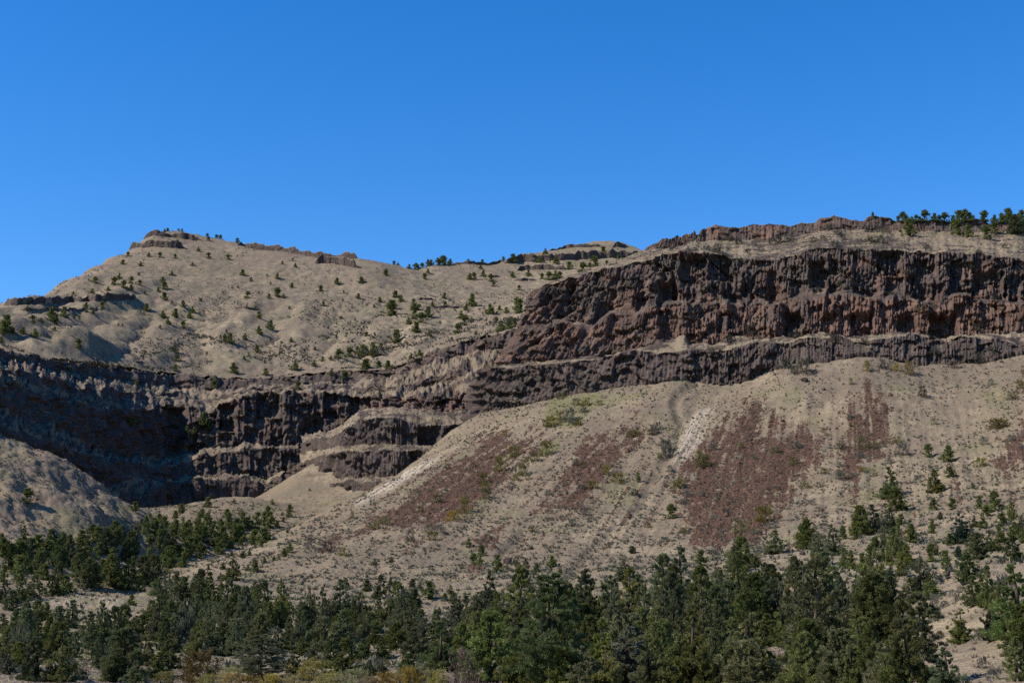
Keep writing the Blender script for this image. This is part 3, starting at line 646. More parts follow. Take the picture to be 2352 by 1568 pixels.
# thin rock bands standing out of the hillsides
BL = ['thin rimrock band along the skyline right of the summit', 'short dark rock band below the skyline right of the summit', 'dark rock band on the left shoulder of the summit', 'second dark rock band just below the summit shoulder', 'long dark rock band at the left edge of the far hill', 'faint lower rock band at the left edge of the far hill', 'long column band across the distant mesa', 'small outcrop at the left top of the distant mesa', 'broken rock band below the mesa top', 'small dark outcrop at the right top of the mesa', 'broken rock band under the long mesa band', 'low rimrock between the saddle and the mesa', 'thin ledge low on the right of the mesa slope', 'small ledge on the slope behind the cliff nose', 'dark ledge with junipers behind the cliff nose', 'faint ledge left of the mesa foot', 'faint ledge in the middle of the far hill', 'small outcrop on the left skyline of the summit', 'small outcrop left of the short dark rock band', 'ledge at the canyon rim under the far hill', 'small outcrop low on the left skyline']
for bi, (ln, hgt, met) in enumerate(BANDS):
    ln = np.array(ln); u0, u1 = ln[0, 0], ln[-1, 0]; n = max(14, int((u1 - u0) / 1.3))
    uu = np.linspace(u0, u1, n); vv = np.interp(uu, ln[:, 0], ln[:, 1])
    base = []
    for a_, b_ in zip(uu[::6], vv[::6]):
        h_ = FF.hit(a_, b_ + hgt * .8, yrim(a_) + 4, 2100, 3.)
        base.append((a_, h_[1] if h_ is not None else np.nan))
    base = np.array(base); okb = ~np.isnan(base[:, 1])
    if okb.sum() < 2: continue
    yb = boxblur(np.interp(uu, base[okb, 0], base[okb, 1]), 5, 0)
    endw = np.minimum(1, np.minimum(uu - u0, u1 - uu) / 9 + .15) * (.75 + .5 * fbm(uu / 34, uu * 0 + bi, 301 + bi, 3))
    hm = np.clip(endw, .15, 1.2) * hgt * (2.0 if hgt > 7 else 1.5) * yb / FPX
    pb = P(uu, vv + hgt * .8, yb); pb[:, 2] = FF.at(pb[:, 0], pb[:, 1])
    pt = pb + np.stack([0 * uu, .8 + 0 * uu, hm], -1); bk = pb + np.stack([0 * uu, 7 + hm * .6, 0 * uu], -1); bk[:, 2] = np.minimum(FF.at(bk[:, 0], bk[:, 1]) - .3, pt[:, 2]) 
    md = pt * .45 + bk * .55; md[:, 2] = pt[:, 2] - .2
    loft([pb + np.array([0, -.6, -2.]), pb + np.array([0, -.6, 0.]), pt, md, bk], 'ccss', [2, 8, 3, 3], n, 0, 400 + bi, (), [('rock_band', BL[bi], 'rock band', [0, 1, 2, 3])], red=lambda U_, V_, iv, S, Zz: .15 + 0 * U_, colw=2.4, amp=.8, jit=.22)
# ================================================================== PLANT PROTOTYPES
def leaf_material(name, dark, light, tint=None, rough=.9, trans=.32):
    m, nt, b = new_mat(name); q = NB(nt)
    oi = q.n.new('ShaderNodeObjectInfo')
    tc = q.n.new('ShaderNodeTexCoord')
    n1 = q.tex(5., 3, .6, tc.outputs['Object']); n2 = q.tex(26., 2, .6, tc.outputs['Object'])
    c = q.mix(q.ramp(n1, .35, .65), C3(*dark), C3(*light))
    c = q.mix(q.math('MULTIPLY', q.ramp(n2, .48, .66), .5), c, C3(*[v * 1.35 for v in light]))
    h = q.n.new('ShaderNodeHueSaturation'); q.l.new(c, h.inputs['Color'])
    h.inputs['Hue'].default_value = .5
    q.l.new(q.ramp(oi.outputs['Random'], 0, 1, .72, 1.28), h.inputs['Value'])
    rn = q.math('FRACT', q.math('MULTIPLY', oi.outputs['Random'], 7.31))
    q.l.new(q.ramp(rn, 0, 1, .75, 1.1), h.inputs['Saturation'])
    rn2 = q.math('FRACT', q.math('MULTIPLY', oi.outputs['Random'], 13.7))
    q.l.new(q.ramp(rn2, 0, 1, .482, .515), h.inputs['Hue'])
    q.l.new(h.outputs[0], b.inputs['Base Color'])
    b.inputs['Roughness'].default_value = rough
    tr = q.n.new('ShaderNodeBsdfTranslucent'); q.l.new(h.outputs[0], tr.inputs['Color'])
    mx = q.n.new('ShaderNodeMixShader'); mx.inputs[0].default_value = trans
    q.l.new(b.outputs[0], mx.inputs[1]); q.l.new(tr.outputs[0], mx.inputs[2])
    q.l.new(mx.outputs[0], q.n['Material Output'].inputs['Surface'])
    return m
def bark_material(name, a, c2):
    m, nt, b = new_mat(name); q = NB(nt)
    tc = q.n.new('ShaderNodeTexCoord')
    n = q.tex(9., 4, .6, q.mapping(tc.outputs['Object'], (6, 6, 1)))
    q.l.new(q.mix(q.ramp(n, .35, .65), C3(*a), C3(*c2)), b.inputs['Base Color'])
    q.l.new(q.bump(n, .03, .8), b.inputs['Normal'])
    return m
LEAF = {'j': leaf_material('juniper_leaf', (.086, .100, .033), (.170, .186, .062)),
        'd': leaf_material('dark_juniper_leaf', (.058, .078, .030), (.122, .145, .052)),
        'p': leaf_material('pine_needle', (.056, .064, .026), (.120, .128, .048)),
        'b': leaf_material('blue_needle', (.038, .066, .042), (.085, .120, .075)),
        'g': leaf_material('grey_juniper_leaf', (.075, .084, .044), (.145, .148, .078)),
        'o': leaf_material('olive_juniper_leaf', (.088, .094, .028), (.175, .178, .058)),
        'w': leaf_material('willow_leaf', (.150, .142, .042), (.28, .250, .080)),
        'r': leaf_material('brown_willow_leaf', (.072, .060, .022), (.125, .098, .034)),
        'y': leaf_material('yellow_shrub_leaf', (.085, .080, .020), (.165, .150, .038)),
        's': leaf_material('sage_leaf', (.085, .085, .062), (.165, .160, .120)),
        'k': leaf_material('ledge_shrub_leaf', (.042, .044, .030), (.090, .090, .062)),
        'n': leaf_material('bare_twig', (.085, .062, .048), (.150, .112, .088)),
        'q': leaf_material('rust_brush_leaf', (.20, .150, .040), (.34, .250, .075)),
        't': leaf_material('straw_leaf', (.22, .165, .095), (.42, .33, .20))}
BARK = bark_material('tree_bark', (.045, .034, .026), (.115, .085, .065))
DEAD = bark_material('dead_wood', (.15, .13, .115), (.30, .27, .24))

def tris(c, a, L, W, rng):
    b = np.cross(a, rng.normal(size=a.shape)); b /= np.linalg.norm(b, axis=1)[:, None] + 1e-9
    L = L[:, None]; W = W[:, None]
    v = np.stack([c - a * L * .5 - b * W * .5, c - a * L * .5 + b * W * .5, c + a * L * .5], 1)
    return v.reshape(-1, 3)
def tube(p0, p1, r0, r1, n=6, seg=1):
    p0 = np.array(p0, float); p1 = np.array(p1, float); d = p1 - p0; d /= np.linalg.norm(d)
    x = np.cross(d, [0.3, .9, .1]); x /= np.linalg.norm(x); y = np.cross(d, x)
    an = np.arange(n) * 2 * np.pi / n
    V = []; F = []
    for k in range(seg + 1):
        t = k / seg; r = r0 + (r1 - r0) * t
        V.append(p0 + (p1 - p0) * t + (np.cos(an)[:, None] * x + np.sin(an)[:, None] * y) * r)
    for k in range(seg):
        for i in range(n): F.append((k * n + i, k * n + (i + 1) % n, (k + 1) * n + (i + 1) % n, (k + 1) * n + i))
    return np.concatenate(V), np.array(F)
def join(parts):
    V = []; F = []; o = 0
    for v, f in parts: V.append(v); F.append(f + o); o += len(v)
    return np.concatenate(V), np.concatenate(F)
def limbs_for(style, n, rng):
    """tree of height 1: limb roots on the trunk, limb tips"""
    z = np.sort(rng.uniform(.02, .98, n)) ** 1.15
    az = np.arange(n) * 2.399963 + rng.uniform(-.6, .6, n)
    ph = rng.uniform(0, 6.28, 4)
    lob = 1 + .20 * np.sin(2 * az + ph[0] + 5 * z) + .16 * np.sin(3 * az + ph[1] - 9 * z) + .18 * np.sin(9 * z * 2.3 + ph[2] + az)
    if style == 'cone': R = .30; prof = np.clip((1.0 - z), 0, 1) ** 1.12 * np.clip(.62 + z * 2.4, 0, 1); tilt = .75
    elif style == 'col': R = .21; prof = np.clip((1.0 - z), 0, 1) ** .75 * np.clip(.6 + z * 2.4, 0, 1); tilt = 1.1
    elif style == 'round': R = .36; prof = np.sqrt(np.clip(1 - ((z - .42) / .6) ** 2, 0.02, 1)); tilt = .8
    elif style == 'pine': R = .33; z = .10 + .88 * z; prof = np.clip((1.03 - z), 0, 1) ** .7 * np.clip((z - .02) * 4, 0.3, 1); tilt = .22
    elif style == 'fir': R = .25; prof = np.clip((1.02 - z), 0, 1) ** .95 * np.clip(.8 + z * 2, 0, 1); tilt = .15
    elif style == 'bush': R = .62; prof = np.sqrt(np.clip(1 - (z * .95) ** 2, 0.02, 1)); tilt = .8
    ln = R * prof * lob * rng.uniform(.68, 1.12, n) + .012
    tl = tilt * rng.uniform(.5, 1.4, n) * (.5 + .8 * z)
    root = np.stack([.01 * np.cos(az), .01 * np.sin(az), z], 1)
    root[:, 2] -= ln * .35 * (tilt > .3)
    root[:, 2] = np.maximum(root[:, 2], .02)
    tip = root + np.stack([np.cos(az) * ln, np.sin(az) * ln, ln * np.tan(np.clip(tl, 0, 1.2)) * .55 + 0 * z], 1)
    lim = 1.0 - .35 * np.hypot(tip[:, 0], tip[:, 1]) / R * (style != 'bush'); tip[:, 2] = np.minimum(tip[:, 2], lim)
    if style in ('cone', 'round') and n > 50:           # a juniper carries several leaders
        k = rng.integers(2, 5); who = rng.integers(0, k + 2, n)
        for i in range(k):
            m = who == i; s_ = rng.uniform(.38, .68); a_ = rng.uniform(0, 6.28); d_ = rng.uniform(.05, .12)
            sh = np.array([d_ * math.cos(a_), d_ * math.sin(a_), 0])
            for arr in (root, tip): arr[m] = arr[m] * np.array([s_ * .62, s_ * .62, s_]) + sh
            ln[m] *= .62
    return root, tip, ln
def crown(style, seed, nl, ncl, nlv, leaf=.02, crad=.04):
    rng = np.random.default_rng(seed)
    root, tip, ln = limbs_for(style, nl, rng)
    k = rng.uniform(.42, 1.03, (nl, ncl)) if style != 'pine' else rng.uniform(.5, 1.03, (nl, ncl))
    cc = root[:, None] + (tip - root)[:, None] * k[..., None]
    cr = crad * rng.uniform(.55, 1.3, (nl, ncl)) * np.clip(ln / .16, .45, 1.15)[:, None]
    cc = cc.reshape(-1, 3); cr = cr.ravel(); n = len(cc)
    cc = cc + rng.normal(size=cc.shape) * cr[:, None] * .5
    off = rng.normal(size=(n, nlv, 3)); off /= np.linalg.norm(off, axis=2)[..., None]
    off *= rng.uniform(.25, 1.0, (n, nlv, 1)) ** .6
    flat = np.array([1, 1, .5]) if style in ('pine', 'fir') else np.array([.72, .72, 1.45])
    c = (cc[:, None] + off * cr[:, None, None] * flat).reshape(-1, 3)
    outd = np.repeat((tip - root) / (np.linalg.norm(tip - root, axis=1)[:, None] + 1e-9), ncl * nlv, 0)
    a = outd * .5 + np.array([0, 0, .55]) + off.reshape(-1, 3) * .6 + rng.normal(size=c.shape) * .35
    a /= np.linalg.norm(a, axis=1)[:, None]
    sz = leaf * rng.uniform(.6, 1.5, len(c))
    v = tris(c, a, sz * (2.3 if style not in ('bush',) else 1.7), sz * .68, rng)
    v[:, 2] = np.maximum(v[:, 2], .004)
    return v, np.arange(len(v)).reshape(-1, 3)
def trunk(style, seed, nl, lean=.0, full=True):
    rng = np.random.default_rng(seed)
    root, tip, ln = limbs_for(style, nl, rng)
    bend = rng.normal(size=2) * .015; zs = np.array([-.03, .06, .2, .4, .62, .82, .96]); rs = np.array([.034, .025, .021, .016, .011, .006, .002])
    n = 6; an = np.arange(n) * 2 * np.pi / n
    V = [np.stack([bend[0] * np.sin(z * 5) + r * np.cos(an), bend[1] * np.sin(z * 4) + r * np.sin(an), z + 0 * an], 1) for z, r in zip(zs, rs)]
    F = [(k * n + i, k * n + (i + 1) % n, (k + 1) * n + (i + 1) % n, (k + 1) * n + i) for k in range(len(zs) - 1) for i in range(n)]
    V = np.concatenate(V); off = len(V); EV = []; EF = []
    if full:
        for i in range(0, nl, max(1, nl // 34)):        # each limb grows out of an edge of the stem
            k = int(np.clip(np.searchsorted(zs, root[i, 2]) - 1, 0, len(zs) - 2)); a0 = math.atan2(tip[i, 1], tip[i, 0]) % (2 * math.pi); j = int(a0 / (2 * math.pi) * n) % n
            e = root[i] + (tip[i] - root[i]) * .9
            EV.append(e); i0, i1, i2, i3 = k * n + j, k * n + (j + 1) % n, (k + 1) * n + (j + 1) % n, (k + 1) * n + j
            t_ = len(EV) - 1 + off; w_ = .0035
            mid = V[i3] * .5 + V[i2] * .5
            EF.append((i3, i2, t_, t_))
    if EV:
        V = np.concatenate([V, np.array(EV)])
        F = F + [(f[0], f[1], f[2], f[2]) for f in EF]
    return V, np.array(F)
NEAR = {}; MID = {}; FAR = {}
def proto(style, matk, seed, level):
    nl, ncl, nlv, leaf, cr = {'near': (150, 4, 58, .0115, .034), 'mid': (100, 3, 17, .032, .042), 'far': (28, 2, 9, .070, .080)}[level]
    if style == 'pine' and level == 'near': nl, nlv, cr = 110, 56, .036
    v, f = crown(style, seed, nl, ncl, nlv, leaf, cr)
    me = mesh_from('crown', v, f, LEAF[matk])
    tv, tf = trunk(style, seed, nl, full=level == 'near')
    t3 = np.concatenate([tf[:, [0, 1, 2]], tf[tf[:, 2] != tf[:, 3]][:, [0, 2, 3]]])
    if level != 'far': return me, mesh_from('trunk', tv, t3, BARK)
    # small trees far away: crown and trunk in one mesh
    V = np.concatenate([v, tv]); t3 = t3 + len(v)
    me = mesh_from('juniper', V, np.concatenate([f, t3]), LEAF[matk]); me.materials.append(BARK)
    mi = np.zeros(len(f) + len(t3), np.int32); mi[len(f):] = 1; me.polygons.foreach_set('material_index', mi)
    return me, None
STY = {'j': ['cone', 'col', 'cone', 'col'], 'd': ['cone', 'cone', 'col'], 'p': ['pine', 'pine'], 'b': ['fir', 'cone'], 'g': ['cone', 'round'], 'o': ['cone', 'cone'], 'x': ['pine']}
LEAF['x'] = LEAF['d']
_cache = {}
def get_proto(matk, level, i):
    st = STY[matk]; nvar = {'near': len(st), 'mid': len(st), 'far': len(st)}[level]
    i = i % nvar; key = (matk, level, i)
    if key not in _cache: _cache[key] = proto(st[i], matk, 100 + 17 * i + ord(matk), level)
    return _cache[key]
rngP = random.Random(5)
QUEUE = []
_wid = {}
def natural_width(matk, level, var):
    key = (matk, level, var % len(STY[matk]))
    if key not in _wid:
        me = get_proto(matk, level, var)[0]; n = len(me.vertices); a = np.empty(n * 3, np.float32); me.vertices.foreach_get('co', a)
        r = np.hypot(a[0::3], a[1::3]); _wid[key] = 2 * float(np.percentile(r, 93)) * .92
    return _wid[key]
def plant_tree(p, h, ratio, matk, level, label, group, name='juniper_tree', var=None):
    """p base point, h height in metres, ratio = width / height wanted"""
    QUEUE.append(dict(p=np.array(p, float), h=h, r=ratio, m=matk, lv=level, lb=label, gr=group, nm=name, var=rngP.randrange(100) if var is None else var, px=h * FPX / p[1]))
def ordinal(n):
    w = ['', 'first', 'second', 'third', 'fourth', 'fifth', 'sixth', 'seventh', 'eighth', 'ninth', 'tenth', 'eleventh', 'twelfth']
    return w[n] if n < len(w) else '%d%s' % (n, {1: 'st', 2: 'nd', 3: 'rd'}.get(n % 10 if n % 100 not in (11, 12, 13) else 0, 'th'))
def grow_all(limit=300):
    for t in QUEUE:
        nw = natural_width(t['m'], t['lv'], t['var']); r = t['r'] or (.62 if t['lv'] != 'far' else .9)
        w = max(.6, min(2.2, r / nw)); t['sc'] = (t['h'] * w * rngP.uniform(.92, 1.08), t['h'] * w * rngP.uniform(.92, 1.08), t['h']); t['rz'] = rngP.uniform(0, 6.283)
    for t in QUEUE:
        if t['nm'] == 'juniper_tree' and t['h'] < 3.0: t['nm'] = 'juniper_sapling'
    jun = sorted([t for t in QUEUE if t['nm'] == 'juniper_tree'], key=lambda t: -t['px'])
    keep = [t for t in QUEUE if t['nm'] != 'juniper_tree'] + jun[:limit]
    by = {}
    for t in keep:
        if t['gr']: by.setdefault(t['gr'], []).append(t)
    for gname, ts in by.items():
        for t in ts:
            if t['nm'] == 'juniper_sapling': t['lb'] = t['lb'].replace('juniper', 'juniper sapling', 1)
        if len(ts) > 1:
            ts.sort(key=lambda t: proj(t['p'])[0])
            for i, t in enumerate(ts): t['lb'] = t['lb'] + ', ' + ordinal(i + 1) + ' from left'
    for t in keep:
        cm, tm = get_proto(t['m'], t['lv'], t['var'])
        o = put(t['nm'], cm if tm is None else None, loc=(t['p'][0], t['p'][1], t['p'][2] - .02 * t['h']), label=t['lb'], cat='tree', group=t['gr'])
        o.scale = t['sc']; o.rotation_euler = (0, 0, t['rz'])
        if tm is not None: put('trunk', tm, parent=o); put('crown', cm, parent=o)
    rest = jun[limit:]; V = []; F = []; off = 0; C = []
    for t in rest:
        me = get_proto(t['m'], 'far', t['var'])[0]
        n = len(me.vertices); a = np.empty(n * 3, np.float32); me.vertices.foreach_get('co', a); a = a.reshape(-1, 3).astype(float)
        c, s_ = math.cos(t['rz']), math.sin(t['rz']); a = a * np.array(t['sc'])
        a = np.stack([a[:, 0] * c - a[:, 1] * s_, a[:, 0] * s_ + a[:, 1] * c, a[:, 2]], 1) + t['p'] - np.array([0, 0, .02 * t['h']])
        f = np.empty(len(me.polygons) * 3, np.int32); me.polygons.foreach_get('vertices', f)
        V.append(a); F.append(f.reshape(-1, 3) + off); off += n
    if rest:
        put('distant_junipers', mesh_from('distant_junipers', np.concatenate(V), np.concatenate(F), LEAF['d']), kind='stuff', label='many tiny dark junipers dotted over the far slopes', cat='trees')
def bush_mesh(matk, seed, nl, ncl, nlv, leaf, cr, name='shrub'):
    v, f = crown('bush', seed, nl, ncl, nlv, leaf, cr); return mesh_from(name, v, f, LEAF[matk])
# ================================================================== PLACING THE TREES
HTS = []
F3 = (0., 1200.8, .2344); F4 = (459.4, 1200.8, .2344); F5 = (918.8, 1200.8, .2344); F6 = (1378.2, 1200.8, .2344); F7 = (1800.8, 1200.8, .2344)
V1 = (0., 459.4, .3908); V2 = (826.9, 459.4, .3908); V3 = (1433.3, 413.5, .3908); V6 = (1433.3, 955.5, .3908)
def surf_pick(G, u, v, rad=3.5):
    Ug, Vg = G['uv']; d = np.hypot(Ug - u, Vg - v)
    m = d < max(rad, d.min() + .5)
    idx = np.argwhere(m); ys = G['p'][m][:, 1]; return G['p'][tuple(idx[np.argmin(ys)])]
SURF = {k: {'p': q, 'uv': proj(q)} for k, q in (('L1', L1G), ('L2', L2G), ('L3', L3G))}
def ground_at(u, v, field, y0, y1, step): return field.hit(u, v, y0, y1, step)
def trees(zoom, rows, field, y0, y1, label, group, kind='j', step=1.2, level=None, name='juniper_tree', hlim=(1.2, 19)):
    ox, oy, sc = zoom
    for i, r in enumerate(rows):
        x, yt, yb = r[:3]; w = r[3] if len(r) > 3 else 0
        k = r[4] if len(r) > 4 and r[4] else kind
        lb = r[5] if len(r) > 5 else label
        u = ox + sc * x; vt = oy + sc * yt; vb = oy + sc * yb
        if isinstance(field, str): p = surf_pick(SURF[field], u, vb)
        else: p = ground_at(u, vb, field, max(y0, yrim(u) + 4) if field is FF else y0, y1, step)
        if p is None: print('no ground for', label, r); continue
        top = P(u, vt, p[1]); h = top[2] - p[2]; HTS.append((round(float(h), 1), round(float(p[1])), group, r[:3]))
        h = min(max(h * (1.08 if field is FF else 1.0), hlim[0]), hlim[1])
        lv = ('near' if h * FPX / p[1] > 27 else level or ('near' if p[1] < 260 else 'mid' if p[1] < 640 else 'far'))
        wr = (w / max(1., (yb - yt))) if w else 0
        if wr: wr = min(max(wr * 1.08, .40), 1.25)
        nm = {'p': 'pine_tree', 'x': 'pine_tree', 'b': 'fir_tree'}.get(k, name)
        plant_tree(p, h, wr, k, lv, lb, group if len(r) < 6 else None, nm)
def flip(rows): return [(x, b - h, b) for x, b, h in rows]

# ---- far hill
trees(V1, flip([(560, 490, 40), (520, 478, 16), (670, 500, 50), (700, 470, 40), (727, 520, 50), (770, 490, 42), (815, 445, 20), (820, 500, 32), (635, 535, 28), (770, 530, 32), (825, 390, 30), (752, 332, 28), (722, 380, 28), (875, 335, 30), (930, 545, 32), (965, 525, 42), (965, 590, 45), (540, 560, 40), (940, 340, 34), (955, 490, 40), (430, 560, 24), (850, 555, 22)]),
      FF, 700, 1900, 'small juniper on the left flank of the summit', 'junipers on the left flank of the far hill', 'd', 3)
trees(V1, flip([(1030, 345, 28), (1225, 345, 38), (1340, 350, 32), (1165, 305, 28), (1130, 388, 25), (1225, 240, 26), (1425, 445, 35), (1475, 480, 25), (1630, 470, 40), (1590, 505, 25), (1715, 515, 28), (1630, 570, 55), (1665, 580, 30), (1580, 580, 30), (1455, 575, 40), (1885, 535, 35), (1980, 500, 40), (1660, 380, 22), (1720, 360, 20), (1735, 395, 25), (1008, 445, 30), (1885, 540, 25), (1570, 445, 12), (1850, 640, 15), (1750, 480, 14), (1700, 640, 20), (1400, 520, 14)]),
      FF, 700, 1900, 'small juniper on the tan face below the summit', 'junipers on the open face of the far hill', 'd', 3)
trees(V1, flip([(2122, 488, 38), (2268, 440, 35), (2238, 522, 18), (2105, 585, 35), (1900, 625, 30), (2230, 598, 28), (2325, 575, 40), (2300, 680, 90), (2020, 550, 20), (2015, 600, 20), (2310, 640, 50), (2200, 635, 20), (2000, 700, 18)]),
      FF, 700, 1900, 'small juniper on the slope below the skyline saddle', 'junipers below the saddle', 'd', 3)
trees(V1, flip([(1520, 698, 42), (1590, 765, 60), (1520, 785, 45), (1115, 700, 40), (1030, 690, 50), (1130, 665, 42), (1075, 632, 40), (860, 655, 45), (955, 695, 45), (985, 730, 38), (1075, 750, 40), (1350, 845, 60), (1440, 820, 40), (1215, 910, 20), (1510, 895, 40), (1710, 835, 30), (1735, 1000, 55), (1845, 985, 45), (695, 742, 18), (720, 745, 18), (1320, 830, 40), (1030, 1005, 40), (1040, 950, 45), (1370, 1015, 60), (1025, 890, 40), (940, 760, 25), (1010, 620, 30), (1435, 940, 25), (1850, 880, 20), (1180, 600, 22), (850, 790, 18), (830, 785, 16), (1200, 860, 18), (1590, 830, 20), (1560, 1030, 40), (1330, 780, 20), (1500, 640, 22), (2070, 835, 18), (2150, 800, 25), (1655, 840, 14), (2010, 700, 16)]),
      FF, 700, 1900, 'juniper on the lower hill above the canyon rim', 'junipers on the lower far hill', 'd', 3)
trees(V1, flip([(300, 715, 85), (375, 690, 60), (190, 725, 50), (325, 730, 48), (205, 805, 50), (135, 795, 50), (460, 870, 55), (35, 780, 100), (15, 790, 80), (75, 790, 40), (505, 640, 40), (600, 640, 45), (320, 770, 25), (240, 720, 30), (435, 700, 24), (465, 700, 22), (160, 650, 30), (545, 670, 30), (505, 670, 36), (5, 845, 40), (255, 560, 30), (180, 560, 22), (620, 600, 26)]),
      FF, 700, 1900, 'dark juniper at the left edge of the far hill', 'junipers at the left edge of the far hill', 'd', 3)
trees(V1, flip([(1990, 935, 60), (2055, 920, 55), (2130, 925, 70), (2190, 910, 70), (2225, 985, 40), (2280, 990, 45), (2140, 995, 60), (2330, 840, 70), (1945, 945, 30), (2100, 900, 40), (1895, 950, 30), (2240, 870, 30)]) ,
      FF, 700, 1900, 'juniper in the thicket left of the cliff', 'junipers in the thicket at the hill foot', 'd', 3)
trees(V2, flip([(765, 670, 60), (660, 625, 70), (625, 650, 40), (595, 695, 45), (615, 735, 60), (655, 720, 30), (575, 785, 60), (920, 610, 40), (935, 665, 80), (935, 530, 30), (495, 580, 32), (205, 575, 40), (240, 600, 42), (185, 680, 70), (215, 840, 75), (330, 780, 60), (285, 730, 40), (320, 700, 90), (360, 720, 60), (400, 690, 60), (410, 800, 40), (345, 650, 40), (425, 625, 30), (500, 630, 36), (315, 610, 30), (820, 650, 30), (860, 665, 34), (470, 730, 20), (115, 600, 20), (80, 635, 18), (680, 790, 20), (540, 830, 26), (300, 945, 45), (810, 820, 50), (830, 770, 60), (870, 755, 60), (910, 745, 50), (800, 720, 35), (885, 720, 30), (80, 920, 70), (30, 920, 60), (110, 980, 35), (165, 995, 40), (250, 1010, 50), (350, 940, 60), (40, 800, 26), (40, 990, 55)]),
      FF, 700, 2000, 'juniper on the slope behind the cliff nose', 'junipers behind the cliff nose', 'd', 3)
trees(V2, flip([(1380, 390, 60), (1310, 425, 60), (1230, 410, 45), (1110, 470, 50), (1150, 470, 55), (1175, 460, 40), (1070, 465, 35), (990, 450, 40), (895, 455, 35), (770, 480, 45), (725, 450, 35), (670, 470, 45), (645, 470, 40), (785, 510, 30), (380, 465, 35), (400, 430, 25), (150, 445, 35), (710, 405, 25), (720, 380, 40), (1150, 375, 45), (1055, 370, 45), (1430, 315, 40), (1090, 320, 35), (1520, 360, 35), (1450, 380, 25), (900, 370, 50), (10, 490, 35), (1470, 335, 30), (1080, 340, 30), (1350, 395, 26)]),
      FF, 700, 2100, 'juniper among the thin rock bands of the distant mesa', 'junipers on the distant mesa', 'd', 3)
def skyline(us, hs, label, group):
    for u, hpx in zip(us, hs):
        sk = np.array(SKY); a = P(u, np.interp(u, sk[:, 0], sk[:, 1]), np.interp(u, sk[:, 0], sk[:, 2]))
        x, y = a[0], a[1]; z = FF.at(x, y); plant_tree((x, y, z), 1.25 * hpx * y / FPX, 0, 'd', 'far', label, group)
skyline([385, 410, 418, 476, 497, 506, 545, 606, 378], [9, 7, 7, 9, 10, 11, 11, 8, 9], 'tiny juniper on the skyline of the pointed summit ridge', 'junipers on the summit skyline')
skyline([905, 914, 940, 955, 970, 983, 1007, 1018, 1034, 1076, 1156, 1108, 961, 990], [9, 8, 13, 16, 12, 15, 18, 22, 14, 12, 9, 14, 12, 13], 'juniper on the skyline in the saddle left of the mesa', 'junipers on the saddle skyline')
# ---- rimrock trees on the right
RIMT = [(x, b - h, b, h * .9 * (.75 + .4 * ((x * 7) % 10) / 10)) for x, b, h in [(x_, b_, h_ * (.72 + .04 * (x_ % 7))) for x_, b_, h_ in [(1635, 240, 64), (1660, 238, 50), (1710, 238, 46), (1775, 238, 76), (1820, 238, 60), (1885, 236, 62), (1970, 238, 72), (2000, 238, 76), (2040, 238, 60), (2125, 238, 72), (2225, 238, 50), (2255, 236, 92), (2340, 240, 80), (1605, 240, 40), (2100, 240, 40), (2165, 240, 44), (1690, 240, 34), (1850, 240, 46), (1745, 240, 36), (1935, 240, 40), (2320, 240, 54), (2285, 240, 40)]]]
trees(V3, RIMT, 'L1', 0, 0, 'round dark juniper on top of the rimrock against the sky', 'junipers on the rimrock skyline', 'd', level='mid')
trees(V3, flip([(1675, 318, 90), (1955, 312, 90), (2025, 328, 62), (2125, 342, 78), (2175, 305, 70), (2295, 312, 115), (2340, 300, 60)]), 'L1', 0, 0, 'dark juniper standing in front of the red rimrock', 'junipers below the rimrock', 'd', level='mid')
trees(V3, [(1457, 186, 226, 14, 'd', 'lone slim juniper on the rimrock left of the tree row')], 'L1', 0, 0, '', None, level='mid')
# ---- canyon wall
trees(V1, flip([(1200, 1330, 90), (1230, 1345, 50), (1150, 1370, 40), (1100, 1360, 36), (775, 1320, 50), (410, 1010, 40), (805, 1080, 30), (1255, 1100, 50), (1755, 1100, 40), (2030, 1040, 40), (1950, 1020, 30), (1880, 1410, 40)]), 'L2', 0, 0, 'dark juniper growing on a ledge of the shaded canyon wall', 'junipers on the canyon wall', 'd', level='far')

# ---- left spur and wooded slope
W = flip([(160, 505, 90)])
trees((0, 955.5, .3908), [(160, 415, 508, 80, 'd', 'lone round juniper on the bare brown spur at far left')], GF, 380, 900, '', None, level='mid')
trees((0, 955.5, .3908), flip([(1220, 535, 60), (1065, 570, 60), (1185, 595, 55), (1220, 615, 55), (1335, 600, 60), (1375, 515, 30), (1470, 462, 34), (1600, 520, 34), (1705, 560, 45), (1660, 585, 25), (1665, 625, 35), (1630, 650, 40), (1460, 660, 70), (1415, 690, 60), (1410, 585, 30), (1350, 640, 50), (1030, 600, 50), (975, 640, 40), (1110, 650, 45), (1020, 680, 60), (905, 660, 70), (935, 620, 50), (860, 660, 60), (880, 600, 34), (1240, 720, 110), (1310, 700, 50), (1090, 720, 100), (1560, 430, 24), (1820, 440, 18), (1730, 650, 20), (790, 560, 60), (1480, 650, 40), (830, 650, 50)]),
      GF, 480, 900, 'juniper on the slope below the stepped buttress', 'junipers on the wooded slope', 'j', 1.5)
